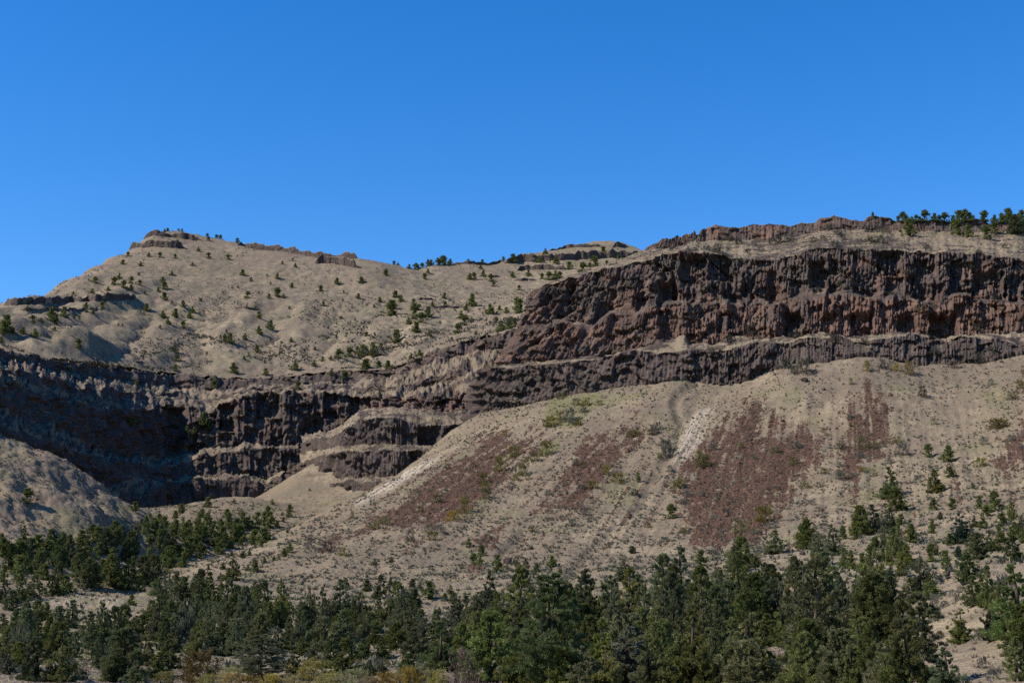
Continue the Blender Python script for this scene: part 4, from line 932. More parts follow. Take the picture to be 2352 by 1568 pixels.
trees(F3, [(60, 160, 330, 130, 'd'), (190, 160, 350, 160), (300, 140, 300, 120), (460, 150, 330, 190, 'd'), (370, 100, 250, 100), (610, 90, 260, 140), (540, 120, 220, 90, 'd'), (800, 60, 220, 120), (780, 210, 310, 110), (180, 310, 520, 130, 'd'), (960, 20, 200, 150), (900, 0, 120, 100), (1050, 70, 170, 90), (1190, 20, 160, 80), (1320, 20, 140, 80), (1520, -30, 130, 110, 'd'), (1700, -10, 100, 70), (1830, 50, 200, 120), (2070, 0, 220, 110), (1940, 110, 220, 110), (2150, 180, 300, 80), (2000, 220, 310, 110), (2260, 170, 250, 70), (1760, 200, 330, 150, 'd'), (1820, 250, 360, 130), (1680, 220, 380, 120), (1300, 150, 270, 100), (1100, 240, 400, 120), (1000, 350, 520, 110), (430, 400, 560, 120, 'd'), (560, 520, 640, 80), (20, 130, 320, 110), (120, 200, 360, 120), (680, 120, 240, 90), (860, 120, 230, 90), (260, 180, 330, 110, 'd')],
      GF, 330, 760, 'dark juniper in the shaded hollow at the lower left', 'junipers in the left hollow', 'j', 1.2)
# ---- valley wood, left
trees(F3, [(330, 490, 740, 200), (500, 500, 720, 160, 'd'), (640, 510, 690, 170, 'o', 'yellowish juniper just left of the bare eroded mound'), (190, 570, 780, 140), (110, 640, 850, 160), (40, 560, 780, 150, 'd'),
           (860, 330, 640, 230), (930, 430, 640, 200), (1080, 290, 620, 200), (1190, 400, 660, 200, 'd'), (1390, 300, 600, 210), (1350, 500, 670, 120), (1500, 290, 560, 180), (1250, 340, 560, 120, 'd')],
      GF, 280, 620, 'tall dark juniper in the row behind the bare eroded mound', 'junipers behind the eroded mound', 'j')
trees(F3, [(1530, 540, 710, 110, 'g'), (1710, 480, 700, 120), (1800, 520, 700, 130, 'd'), (1960, 430, 750, 170), (1900, 560, 800, 150, 'p', 'open pine with bare lower trunk at the foot of the talus ridge'), (2280, 340, 560, 160, 'j', 'broad cone shaped juniper on the toe of the talus ridge'), (1740, 470, 560, 60), (1290, 690, 800, 90), (2020, 750, 960, 130), (2150, 800, 960, 120), (2270, 700, 900, 130), (1480, 740, 960, 130), (1660, 740, 1060, 190), (1830, 880, 1060, 120), (1960, 930, 1150, 150)],
      GF, 200, 520, 'juniper between the eroded mound and the talus toe', 'junipers right of the eroded mound', 'j')
trees(F3, [(700, 740, 1030, 230, 'j', 'round juniper with a bare trunk in front of the eroded mound'), (590, 800, 1020, 150), (870, 850, 1150, 230), (920, 1040, 1290, 200, 'd'), (250, 760, 1020, 230), (360, 740, 960, 160), (20, 880, 1080, 160), (450, 770, 940, 90, 'g', 'sparse greyish little tree left of the eroded mound'), (1210, 780, 1100, 240), (1040, 880, 1150, 160, 'd'), (1390, 880, 1150, 180), (1330, 900, 1080, 160)],
      GF, 160, 420, 'dense juniper in the middle of the left valley wood', 'middle junipers of the left valley wood', 'j')
trees(F3, [(600, 1040, 1550, 260, 'o', 'tall olive columnar juniper in the lower left corner beside the pale path'), (330, 1100, 1530, 330, 'd', 'broad dark juniper left of the tall olive one in the lower left'), (60, 1000, 1330, 240), (180, 1150, 1400, 250), (60, 1250, 1480, 260, 'g'), (780, 1320, 1540, 200, 'g', 'rounded grey green juniper right of the tall olive one'), (960, 1220, 1430, 130, 'd', 'small dark juniper standing alone beside the pale path'), (1200, 1000, 1540, 420, 'j', 'large spreading juniper right of the pale path'), (1330, 1330, 1580, 280), (1420, 1050, 1400, 250, 'o'), (1640, 1080, 1430, 340, 'd', 'dark conical juniper above the brown willow thicket'), (1550, 1250, 1520, 260), (1880, 1080, 1300, 180), (2060, 1080, 1290, 200, 'b', 'bluish green conifer right of the dark conical juniper'), (2180, 950, 1260, 220), (2290, 960, 1300, 200), (30, 1100, 1400, 200), (1090, 1280, 1550, 220)],
      GF, 90, 330, 'juniper in the front row of the left valley wood', 'front junipers of the left valley wood', 'j')
# ---- valley wood, centre
trees(F4, [(590, 1060, 1540, 400, 'p', 'open pine with dark visible trunk and layered boughs near the bottom left'), (920, 1230, 1490, 220, 'o', 'bright green bushy juniper right of the open pine'), (1410, 1110, 1480, 290, 'j', 'large rounded juniper above the yellow willows'), (1660, 1350, 1510, 100), (1780, 1300, 1500, 180, 'g'), (2040, 1260, 1500, 230, 'd'), (2250, 1380, 1570, 200), (1120, 1160, 1370, 180, 'g'), (1270, 1130, 1420, 150), (460, 850, 1100, 170), (560, 880, 1060, 200), (690, 760, 990, 110, 'd'), (330, 920, 1200, 200), (150, 1060, 1290, 200), (980, 950, 1120, 120), (920, 1020, 1180, 140), (1100, 930, 1100, 130), (1310, 900, 1060, 90), (1450, 920, 1130, 150), (1360, 960, 1060, 70), (1530, 1000, 1180, 120), (1700, 1000, 1220, 130), (1650, 860, 1000, 100), (1920, 950, 1240, 170), (2160, 820, 1120, 140), (2290, 940, 1300, 230), (1830, 1040, 1200, 120), (760, 1010, 1250, 200, 'd'), (1000, 1100, 1300, 160), (840, 1080, 1260, 140), (1180, 1000, 1220, 140), (1600, 1120, 1350, 170, 'd'), (1780, 1100, 1330, 160), (2080, 1050, 1330, 190)],
      GF, 90, 420, 'juniper between the open pine and the tallest tree', 'junipers of the central valley wood', 'j')
trees(F4, [(1770, 500, 745, 150, 'd', 'dark dense juniper casting a long shadow low on the talus'), (1635, 550, 670, 110, 'd', 'round bright juniper just left of the dark dense one'), (1425, 530, 645, 90), (1710, 340, 415, 70), (1870, 320, 385, 60), (2080, 540, 630, 60), (2240, 560, 740, 110), (1910, 560, 630, 70), (1865, 530, 620, 50), (2160, 560, 660, 60, 'g'), (810, 690, 830, 80), (880, 760, 890, 110), (985, 780, 930, 80), (1100, 740, 890, 110), (1250, 740, 880, 150), (1205, 880, 940, 60), (1470, 770, 830, 50), (1565, 770, 850, 50), (1850, 730, 800, 40), (2080, 640, 800, 90), (1770, 810, 1020, 150), (225, 390, 455, 50), (80, 400, 460, 45), (200, 480, 560, 60), (420, 270, 345, 50), (310, 280, 325, 30), (485, 250, 320, 30), (600, 165, 230, 40), (540, 360, 480, 90), (470, 400, 470, 45), (630, 330, 400, 45), (880, 200, 290, 60), (820, 240, 330, 60), (725, 320, 370, 30), (620, 30, 200, 110), (530, 60, 210, 120), (680, 80, 140, 40), (400, 140, 220, 60), (300, 160, 240, 70), (475, 0, 50, 40), (855, 60, 95, 35), (540, 550, 660, 90), (530, 640, 800, 110), (300, 680, 870, 120), (380, 650, 880, 110), (420, 760, 960, 130), (470, 630, 700, 50), (635, 590, 660, 60), (210, 590, 670, 70), (60, 760, 910, 120), (190, 800, 950, 130)],
      GF, 260, 760, 'small juniper on the lower left talus', 'junipers on the lower left talus', 'j')
trees(F4, [(2050, 660, 910, 100, 'g', 'half dead brownish juniper low on the talus left of centre')], GF, 250, 700, '', None)
trees(F5, [(1470, 400, 1660, 560, 'x', 'tallest dark tree rising from the wood at bottom centre'), (1220, 830, 1650, 360, 'o', 'olive juniper leaning against the left side of the tallest tree'), (880, 820, 1560, 420, 'j', 'large grey green juniper second left of the tallest tree'), (400, 940, 1430, 330, 'd', 'dark rich green juniper third left of the tallest tree'), (600, 950, 1290, 170), (740, 840, 1250, 220), (1180, 690, 1150, 220, 'g'), (350, 1370, 1580, 300, 'g'), (60, 1290, 1510, 250), (1900, 740, 1120, 240), (1810, 760, 1150, 200), (2030, 690, 930, 100), (2160, 740, 1000, 120), (2240, 760, 950, 70), (2330, 850, 1050, 120), (2000, 900, 1600, 330, 'o', 'bright olive juniper right of the tallest tree'), (2230, 960, 1640, 420, 'g', 'brownish green juniper with a rust patch right of centre at the bottom'), (1850, 1280, 1660, 300), (1660, 1000, 1420, 300, 'd'), (1090, 1000, 1400, 260), (560, 1100, 1400, 240)],
      GF, 60, 420, 'juniper crowded around the tallest tree at bottom centre', 'junipers around the tallest tree', 'j')
trees(F5, [(880, 450, 860, 130, 'd', 'dark topped juniper above the wood left of the tallest tree'), (840, 570, 880, 210, 'g'), (1180, 290, 640, 200, 'g', 'open grey green juniper on the talus above the tallest tree'), (950, 300, 480, 90), (800, 210, 330, 70, 'd'), (725, 290, 410, 75, 'd'), (785, 300, 420, 60, 'd'), (675, 150, 240, 50), (1490, 310, 430, 80, 'd'), (1570, 430, 490, 90), (1340, 390, 490, 70), (440, 680, 770, 60), (525, 670, 790, 90), (495, 600, 700, 60), (385, 820, 900, 40), (550, 790, 900, 60), (725, 700, 760, 50), (1810, 490, 600, 100, 'd'), (2200, 330, 570, 190, 'g', 'wide grey green juniper on the talus right of the tallest tree'), (2050, 560, 650, 55), (2110, 580, 760, 90), (2255, 620, 760, 50), (2330, 480, 740, 120), (1650, 660, 780, 110, 'd'), (2280, 220, 300, 70, 'd')],
      GF, 220, 700, 'small juniper on the bare talus above the central wood', 'junipers on the central talus', 'j')
# ---- valley wood, right
trees(F6, [(560, 940, 1640, 300), (400, 790, 1060, 190), (780, 580, 1090, 380, 'g', 'broad grey green juniper clump above the bottom wood right of centre'), (860, 540, 800, 80), (710, 480, 700, 90), (930, 820, 1660, 400, 'o', 'large olive juniper right of the broad grey green clump'), (1480, 860, 1720, 460, 'o', 'bright green pointed juniper at the bottom right of centre'), (1180, 900, 1400, 180), (1180, 430, 880, 220, 'd'), (1390, 110, 450, 220, 'j', 'tall juniper climbing onto the red scree foot'), (1330, 200, 480, 160), (1400, 350, 700, 230), (1270, 540, 920, 250), (1400, 670, 1050, 220), (1300, 900, 1450, 300), (1680, 380, 780, 240, 'd'), (1620, 370, 640, 110), (1560, 800, 1040, 160), (1640, 870, 1220, 220), (1720, 700, 920, 130), (1910, 300, 620, 160), (1880, 1330, 1620, 260), (2240, 1300, 1660, 320), (1080, 1000, 1400, 220), (760, 1100, 1500, 260)],
      GF, 60, 480, 'juniper in the dense wood at the bottom right of centre', 'junipers of the right valley wood', 'j')
trees(F6, [(1720, 60, 300, 160, 'j', 'neat cone shaped juniper below the big red scree'), (990, 260, 420, 100), (320, 220, 300, 70, 'd'), (2030, -60, 250, 170, 'j', 'left one of three junipers below the scree on the right'), (2150, 50, 420, 180, 'g', 'middle one of three junipers below the scree on the right'), (2290, 0, 315, 150, 'd', 'right darkest one of three junipers below the scree on the right'), (1980, 20, 200, 80)], GF, 280, 720, 'small juniper at the foot of the big red scree', 'junipers at the scree foot', 'j')
trees(F7, [(370, 260, 1420, 600, 'o', 'big pale olive juniper rising at the right bottom'), (100, 1300, 1680, 330, 'o'), (560, 1000, 1620, 420), (900, 450, 1200, 420, 'j', 'full green juniper right of the big pale olive one'), (1200, 700, 1640, 400, 'o', 'bright narrow juniper at the bottom near the pale clearing'), (1360, 620, 1600, 420, 'p', 'open pine with visible stem beside the pale clearing at right'), (1600, 1200, 1660, 380, 'd'), (250, 900, 1560, 360), (1450, 500, 760, 300), (1340, 320, 680, 260, 'g'), (1450, 190, 380, 110, 'd'), (1210, 200, 450, 170), (1060, 150, 420, 110), (1110, 140, 310, 90), (1050, 400, 540, 110, 'b'), (1150, 370, 520, 90), (970, 240, 390, 60), (770, 290, 480, 90, 'd'), (850, 310, 460, 90, 'd'), (890, 130, 260, 70), (1590, 260, 430, 90), (1620, 380, 490, 120, 'o'), (730, 480, 800, 130, 'b'), (1270, 70, 190, 90), (1240, 10, 110, 100), (800, 900, 1300, 260), (520, 450, 760, 180), (1250, 520, 800, 200)],
      GF, 55, 520, 'juniper between the pale olive tree and the right clearing', 'junipers near the right clearing', 'j')
trees(F7, [(1740, -110, 205, 210, 'b', 'blue green bushy fir on the slope at the right'), (1710, 220, 330, 80, 'b', 'small blue green sapling below the blue green fir'), (1900, 80, 350, 220), (1800, 290, 590, 250, 'd', 'dark brownish juniper on the near knoll at right'), (2130, 80, 260, 130), (2250, 110, 380, 210, 'd', 'dark juniper on the knoll crest at the right edge'), (2010, 400, 830, 130), (1860, 500, 830, 200), (1740, 830, 1180, 280, 'o', 'bright green juniper on the near knoll above the dry grass'), (2150, 560, 900, 240), (2050, 850, 1180, 220, 'd'), (1950, 480, 760, 170), (2340, 760, 1330, 300, 'j'), (2300, 380, 1150, 430, 'd', 'shaggy dark juniper with rust dead boughs at the right edge'), (2290, 1090, 1560, 240, 'j', 'spiky dark juniper in the bottom right corner')],
      GF, 45, 520, 'juniper on the near knoll at the right edge', 'junipers on the right knoll', 'j')
trees(V6, [(1570, 290, 480, 110, 'd', 'upper of two junipers standing together high on the right slope'), (1605, 410, 560, 110, 'j', 'lower of two junipers standing together high on the right slope'), (1830, 310, 450, 110, 'j', 'round juniper right of the standing pair on the right slope'), (1790, 160, 240, 60, 'd'), (1910, 170, 265, 60), (1390, 510, 700, 100, 'j', 'left of two tall junipers right of the big scree'), (1470, 510, 690, 130, 'd', 'right of two tall junipers right of the big scree'), (280, 510, 600, 60, 'd', 'lone dark juniper at the left foot of the big red scree'), (1630, 570, 640, 40), (1690, 620, 740, 60), (1820, 480, 550, 40), (1860, 560, 610, 35), (1930, 480, 550, 60), (2130, 520, 590, 90), (2180, 440, 560, 70), (2060, 590, 650, 40), (2110, 590, 660, 50), (2220, 560, 650, 80), (2300, 620, 690, 60), (2050, 390, 425, 30), (1915, 290, 360, 45), (1480, 700, 780, 50), (85, 330, 390, 24), (1335, 1170 - 1130, 70, 20)],
      GF, 250, 760, 'small juniper on the open right slope', 'junipers on the right slope', 'j')
# ---- the rest of the wood, tree by tree, where the photograph shows it closed
def fill(n, poly, hpx, label, group, y0, y1, kinds='jjjdg', gap=16):
    poly = list(poly); us = [a for a, b in poly]; vs = [b for a, b in poly]; done = 0; tries = 0
    have = [proj(t['p']) for t in QUEUE]
    while done < n and tries < n * 30:
        tries += 1; u = rngP.uniform(min(us), max(us)); v = rngP.uniform(min(vs), max(vs))
        if not inpoly(np.array([u]), np.array([v]), poly)[0]: continue
        if any(abs(a - u) < gap and abs(b - v) < gap * .5 for a, b in have): continue
        p = GF.hit(u, v, y0, y1, 1.5)
        if p is None: continue
        px = rngP.uniform(*hpx); h = px * p[1] / FPX
        if h > 11: h = rngP.uniform(6, 11)
        have.append((u, v)); done += 1
        plant_tree(p, h, rngP.uniform(.36, .58), rngP.choice(kinds), 'near', label, group)
fill(46, [(0, 1262), (120, 1262), (280, 1225), (430, 1215), (560, 1215), (440, 1300), (330, 1335), (0, 1345)], (34, 70), 'juniper filling the shaded hollow at lower left', 'trees filling the left hollow', 330, 700, 'jjdd')
fill(26, [(425, 1235), (520, 1210), (640, 1185), (690, 1165), (650, 1200), (560, 1240), (430, 1292)], (26, 46), 'juniper in the swale behind the talus crest', 'trees in the swale behind the talus crest', 430, 800, 'jjd', 10)
fill(95, [(0, 1462), (330, 1462), (345, 1400), (560, 1400), (900, 1425), (1180, 1425), (1180, 1500), (560, 1500), (250, 1520), (0, 1520)], (52, 105), 'juniper closing the belt across the lower left', 'trees closing the left belt', 90, 420, 'jjjdgo')
fill(60, [(1180, 1440), (1700, 1400), (2050, 1390), (2060, 1470), (1700, 1520), (1180, 1530)], (75, 165), 'juniper closing the belt across the lower right', 'trees closing the right belt', 70, 360, 'jjooogd')
fill(30, [(1180, 1545), (1700, 1550), (2080, 1540), (2080, 1600), (1180, 1600)], (95, 150), 'juniper along the bottom edge right of centre', 'trees along the bottom edge', 55, 200, 'jooo')
fill(26, [(1900, 1230), (2352, 1150), (2352, 1250), (2200, 1290), (1900, 1330)], (28, 55), 'juniper on the rocky bench at right', 'trees on the right bench', 200, 520, 'jjdg')
grow_all(300)
# ================================================================== BUSHES ONE CAN PICK OUT
SHRUB = {}
def shrub_mesh(k, i):
    key = (k, i % 3)
    if key not in SHRUB:
        big = k in 'wrq'
        SHRUB[key] = bush_mesh(k, 900 + 7 * (i % 3) + ord(k), 70 if big else 34, 4 if big else 3, 22 if big else 12, .030 if big else .055, .075 if big else .11, 'shrub')
    return SHRUB[key]
def shrub(p, h, w, k, label, group, name='shrub'):
    o = put(name, shrub_mesh(k, rngP.randrange(3)), loc=(p[0], p[1], p[2] - .06 * h), label=label, cat='shrub', group=group)
    o.scale = (w / 1.15, w / 1.15, h); o.rotation_euler = (0, 0, rngP.uniform(0, 6.28)); return o
SQ = []
def shrubs(zoom, rows, field, y0, y1, k, label, group, name='shrub'):
    ox, oy, sc = zoom; out = []
    for r in rows:
        x, yt, yb, w = r[:4]; kk = r[4] if len(r) > 4 and r[4] else k
        u = ox + sc * x; p = surf_pick(SURF[field], u, oy + sc * yb) if isinstance(field, str) else field.hit(u, oy + sc * yb, y0, y1, 1.2)
        if p is None: continue
        m = sc * p[1] / FPX
        out.append((u, p, max(.5, (yb - yt) * m), max(.6, w * m), kk, r[5] if len(r) > 5 else None))
    out.sort(key=lambda t: t[0]); n = len([t for t in out if not t[5]]); i = 0
    for u, p, h, w, kk, lb in out:
        if not lb:
            i += 1; lb = label + (', ' + ordinal(i) + ' from left' if n > 1 else '')
            shrub(p, h, w, kk, lb, group, name)
        else: shrub(p, h, w, kk, lb, None, name)
V5 = (735., 955.5, .3908)
shrubs(V6, [(460, 225, 300, 110, 'y', 'large yellow olive shrub at the left edge of the big red scree'), (820, 540, 630, 130, 'y', 'large dark yellow shrub at the bottom of the big red scree'), (690, 610, 690, 130, 'y', 'spreading olive shrub left of the dark yellow one below the scree'), (1005, 240, 290, 80), (890, 180, 215, 70), (1065, 375, 425, 80), (690, 160, 190, 50), (1400, 110, 190, 100), (1480, 150, 190, 70), (1385, 205, 245, 60, 's'), (1610, 120, 160, 70), (1640, 160, 230, 100, 's'), (2100, 250, 300, 90), (330, 370, 410, 80), (600, 545, 575, 50, 's'), (1280, 320, 370, 80, 's'), (1010, 150, 190, 90, 's'), (770, 235, 255, 50, 's'), (905, 410, 435, 45, 's'), (370, 440, 475, 60, 's'), (345, 490, 515, 60, 's'), (460, 440, 470, 50, 's'), (530, 170, 200, 50, 's'), (1180, 70, 90, 60), (1190, 95, 115, 40), (1270, 165, 200, 70), (1265, 275, 300, 60, 's'), (1350, 340, 365, 50, 's'), (1410, 300, 325, 70), (1475, 330, 355, 50), (1560, 250, 280, 70, 's'), (1730, 345, 390, 80, 's'), (2220, 20, 70, 110, 'y'), (2120, 120, 170, 60, 's'), (2270, 110, 150, 60, 's'), (2340, 170, 200, 50, 's'), (1180, 310, 340, 60), (1150, 390, 420, 60), (1260, 340, 360, 50, 's'), (1100, 490, 520, 60, 's'), (1140, 530, 560, 60, 's'), (770, 670, 700, 110, 's'), (870, 630, 660, 80, 's'), (530, 580, 610, 60, 's'), (350, 660, 690, 50, 'y'), (150, 630, 660, 40, 'y'), (240, 710, 740, 60, 's'), (520, 780, 810, 80, 's'), (430, 895, 940, 70, 'y', 'small yellow shrub on the little scree patch low on the right talus'), (40, 90, 130, 60), (160, 80, 115, 50), (200, 40, 80, 60, 's'), (210, 220, 255, 40), (240, 140, 200, 70, 's'), (270, 290, 330, 50, 's'), (440, 200, 225, 40, 'y')],
       GF, 300, 780, 'y', 'low shrub on or beside the big red scree', 'shrubs around the big red scree')
shrubs(V5, [(1860, 80, 115, 60, 'y'), (1600, 380, 430, 70), (1680, 290, 340, 55), (1750, 330, 390, 100, 'y'), (1550, 265, 310, 50), (1960, 55, 110, 80, 's'), (2040, 140, 250, 80, 'k'), (2250, 230, 295, 90, 'y'), (1540, 400, 430, 60, 's'), (1330, 150, 230, 110, 'y', 'long yellow green brush patch left of the scree stripes'), (1260, 215, 270, 60, 'y'), (1190, 280, 350, 90, 'y'), (1225, 340, 375, 40, 'y'), (1150, 340, 380, 50, 'y'), (1140, 180, 245, 90, 'y'), (1050, 240, 330, 70, 'y'), (960, 330, 400, 80, 'y'), (970, 390, 440, 70), (980, 430, 490, 80, 'y'), (850, 470, 570, 90, 'y'), (775, 560, 615, 80, 'q', 'rust orange shrub at the lower end of the long scree stripe'), (690, 460, 510, 80, 'y'), (590, 530, 560, 50), (900, 270, 305, 30), (530, 670, 740, 60, 'n', 'bare reddish shrub low on the left talus'), (380, 590, 635, 90, 'y'), (1120, 390, 425, 50, 'n'), (1245, 645, 680, 40, 'y'), (1690, 750, 775, 40, 'y'), (1560, 540, 580, 50, 's'), (1480, 600, 640, 60, 's'), (1340, 440, 470, 50, 's'), (1320, 750, 775, 40, 's'), (1240, 760, 785, 36, 'k'), (1500, 250, 290, 50, 's'), (190, 560, 600, 30), (700, 640, 690, 90, 's'), (660, 680, 730, 80, 'y'), (640, 640, 680, 70, 's'), (130, 770, 820, 60, 'y'), (40, 730, 800, 110, 'n', 'wide bare brown shrub on the left edge of the talus'), (-60, 710, 780, 60, 'n', 'smaller bare brown shrub left of the wide one'), (1210, 240, 270, 40), (1850, 430, 470, 60, 'k'), (1080, 85, 110, 40), (2100, 380, 420, 90, 'y'), (750, 280, 310, 40), (330, 620, 660, 60)],
       GF, 300, 800, 'y', 'low shrub on the striped left half of the talus', 'shrubs on the left talus')
shrubs(V2, [(1130, 1270, 1330, 90, 'y'), (1180, 1240, 1300, 80, 'y'), (1240, 1220, 1300, 90, 's'), (1280, 1280, 1325, 60, 'y'), (1180, 1130, 1170, 60, 'y'), (1330, 1160, 1210, 70), (1250, 1270, 1320, 70, 's'), (1090, 1290, 1330, 50, 'y'), (1310, 1200, 1250, 60, 'k'), (1270, 1170, 1210, 60, 'y'), (1410, 1180, 1210, 50, 'y')],
       GF, 600, 800, 'y', 'green brush clump high on the talus under the lower cliff', 'brush clumps under the lower cliff')
shrubs(V3, [(1060, 1045, 1140, 110, 'k', 'big dark grey shrub on the talus crest under the cliff'), (1000, 1090, 1140, 70, 'k'), (440, 1080, 1170, 90, 'k'), (950, 1040, 1110, 80, 'k'), (1430, 1060, 1125, 50, 'q'), (1525, 1050, 1110, 50), (1675, 1070, 1145, 70, 'q'), (1950, 1060, 1110, 50, 'n'), (2090, 1010, 1080, 60, 'k'), (2170, 1000, 1065, 70, 'k'), (1755, 1210, 1280, 60, 'n'), (1820, 1400, 1440, 40, 'y'), (1600, 1080, 1120, 50, 'q'), (2190, 1400, 1460, 110, 'y'), (2280, 1240, 1290, 70, 'y'), (2330, 1170, 1230, 60, 'y'), (2160, 1170, 1210, 50, 's'), (350, 1140, 1180, 40, 's'), (1335, 1165, 1205, 28, 'y'), (1325, 1380, 1410, 60, 's')],
       GF, 500, 800, 'k', 'shrub along the top edge of the right talus', 'shrubs along the talus top')
shrubs(V3, [(620, 905, 950, 70), (730, 850, 910, 110), (900, 320, 370, 90), (965, 310, 360, 90), (670, 335, 375, 60), (540, 370, 420, 90), (480, 380, 410, 60), (1200, 240, 285, 70), (1270, 275, 315, 80), (1430, 250, 300, 50), (1500, 250, 300, 80), (1110, 330, 360, 50), (1160, 320, 345, 50), (1240, 345, 380, 60), (860, 330, 350, 40), (1440, 320, 360, 90), (1500, 320, 360, 70), (720, 400, 425, 50), (620, 330, 350, 50), (1770, 370, 400, 50), (690, 455, 480, 60), (1820, 720, 750, 60), (1750, 715, 760, 70), (1560, 640, 665, 60), (1330, 595, 620, 50), (1270, 590, 615, 40), (1140, 620, 650, 40), (1010, 880, 920, 60), (1230, 895, 935, 60), (1400, 920, 950, 60), (1830, 975, 1010, 60), (2180, 650, 690, 50), (2090, 760, 800, 60), (1940, 520, 545, 50), (2030, 490, 510, 50), (1650, 520, 540, 60), (2070, 840, 880, 60), (2150, 970, 1000, 50), (520, 985, 1010, 50), (1290, 330, 350, 40), (380, 390, 412, 40), (280, 385, 405, 40), (420, 385, 405, 30), (2080, 410, 430, 50), (2230, 370, 395, 50)],
       'L1', 0, 0, 'k', 'grey green shrub on a ledge of the tall cliff', 'shrubs on the cliff ledges')
shrubs(F3, [(1950, 1280, 1560, 520, 'r', 'big rounded brown olive willow thicket at the bottom left')], GF, 60, 300, 'r', '', None, 'willow_bush')
shrubs(F4, [(1080, 1360, 1600, 440, 'w', 'pale yellow green willow at the bottom left of centre'), (1500, 1440, 1620, 320, 'w'), (1820, 1480, 1640, 330, 'q'), (2100, 1420, 1620, 300, 'w'), (700, 1490, 1620, 260, 'q'), (300, 1480, 1600, 260, 'q'), (1260, 1500, 1640, 300, 'w'), (60, 1490, 1620, 220, 'w'), (1660, 1500, 1640, 200, 'q'), (2330, 1440, 1640, 240, 'w'), (480, 1500, 1610, 200, 'q'), (880, 1500, 1640, 240, 'q'), (350, 1420, 1540, 200, 'w')], GF, 50, 300, 'w', 'yellowing willow in the strip along the bottom edge', 'willows along the bottom edge', 'willow_bush')
shrubs(F3, [(1600, 1500, 1600, 260, 'w'), (2240, 1420, 1560, 260, 'w')], GF, 50, 300, 'w', 'low yellow brush beside the brown olive thicket', 'brush beside the brown thicket', 'willow_bush')
shrubs(F5, [(100, 1420, 1640, 260, 'q'), (620, 1290, 1640, 300, 'n', 'brownish bare bush at the bottom left of the tallest tree'), (30, 1480, 1640, 200, 'w')], GF, 40, 300, 'w', 'orange tinged brush at the bottom left of centre', 'orange brush', 'willow_bush')
shrubs(F7, [(1480, 720, 860, 150, 's'), (1650, 660, 720, 90, 's'), (1700, 700, 770, 90, 's'), (1950, 1050, 1150, 200, 's'), (1960, 1380, 1440, 120, 's'), (2060, 1480, 1540, 120, 's'), (1580, 780, 840, 100, 's'), (2200, 520, 700, 160, 'n'), (2110, 950, 1060, 240, 'n', 'tangled bare brown bush under the shaggy juniper at right'), (830, 1200, 1290, 120, 's'), (1730, 620, 680, 90, 's')], GF, 40, 300, 's', 'grey sagebrush on the near knoll at right', 'sagebrush on the knoll')

# ================================================================== UNCOUNTABLE GROUND COVER
RN = np.random.default_rng(77)
def scatter(n, field, ymin, ymax, amin=-.5, amax=.5, dens=None):
    """random points on a field, even over the ground; dens(u,v,x,y) in 0..1 keeps a share"""
    out = []
    tot = 0
    while tot < n:
        k = n * 3
        y = np.sqrt(RN.uniform(ymin ** 2, ymax ** 2, k)); a = RN.uniform(amin, amax, k); x = a * y
        z = field.at(x, y); p = np.stack([x, y, z], 1)
        u, v = proj(p)
        m = (u > -300) & (u < 2650) & (v < 1620)
        if dens is not None: m &= RN.uniform(size=k) < dens(u, v, x, y)
        p = p[m]; out.append(p); tot += len(p)
        if len(out) > 12: break
    return np.concatenate(out)[:n]
def tufts(name, pts_, size, per, mat, label, up=1.0, flat=.0, cat='ground cover', spread=.5):
    n = len(pts_); s_ = size * RN.uniform(.5, 1.5, n)
    c = np.repeat(pts_, per, 0); ss = np.repeat(s_, per)
    d = RN.normal(size=(n * per, 3)); d[:, 2] = np.abs(d[:, 2]) * up + .25; d /= np.linalg.norm(d, axis=1)[:, None]
    c = c + d * (ss * spread)[:, None] * RN.uniform(.3, 1., (n * per, 1)); c[:, 2] += .02
    v = tris(c, d, ss * RN.uniform(.6, 1.1, n * per), ss * RN.uniform(.35, .7, n * per), RN)
    put(name, mesh_from(name, v, np.arange(len(v)).reshape(-1, 3), mat), kind='stuff', label=label, cat=cat)
def stones(name, pts_, size, mat, label):
    n = len(pts_)
    base = np.array([(1, 0, -.3), (0, 1, -.3), (-1, 0, -.3), (0, -1, -.3), (.25, .2, .75), (-.3, -.2, .65)]); fc = np.array([(0, 1, 4), (1, 2, 4), (2, 5, 4), (2, 3, 5), (3, 0, 5), (0, 4, 5)])
    s_ = size * RN.uniform(.35, 1.0, n) ** 1.0 * np.where(RN.uniform(size=n) < .06, 2.0, 1.0)
    an = RN.uniform(0, 6.28, n); v = base[None] * (1 + .35 * RN.normal(size=(n, 6, 3))) * s_[:, None, None]
    vx = v[..., 0] * np.cos(an)[:, None] - v[..., 1] * np.sin(an)[:, None]; vy = v[..., 0] * np.sin(an)[:, None] + v[..., 1] * np.cos(an)[:, None]
    V_ = np.stack([vx, vy, v[..., 2]], -1) + pts_[:, None]
    F_ = fc[None] + (np.arange(n) * 6)[:, None, None]
    put(name, mesh_from(name, V_.reshape(-1, 3), F_.reshape(-1, 3), mat), kind='stuff', label=label, cat='stones')
def stone_material(name, a, b_):
    m, nt, b = new_mat(name); q = NB(nt); pos = q.pos()
    n = q.vor(.7, pos); sp = q.n.new('ShaderNodeSeparateColor'); q.l.new(n, sp.inputs[0])
    q.l.new(q.mix(sp.outputs[0], C3(*a), C3(*b_)), b.inputs['Base Color']); return m
def mask_at(arr, p):
    i = np.clip(np.round(np.interp(p[0] / p[1], GF.a, np.arange(len(GF.a)))).astype(int), 0, len(GF.a) - 1); j = np.clip(np.round(np.interp(p[1], GF.y, np.arange(len(GF.y)))).astype(int), 0, len(GF.y) - 1)
    return arr[j, i]
SCR = G_SCREE
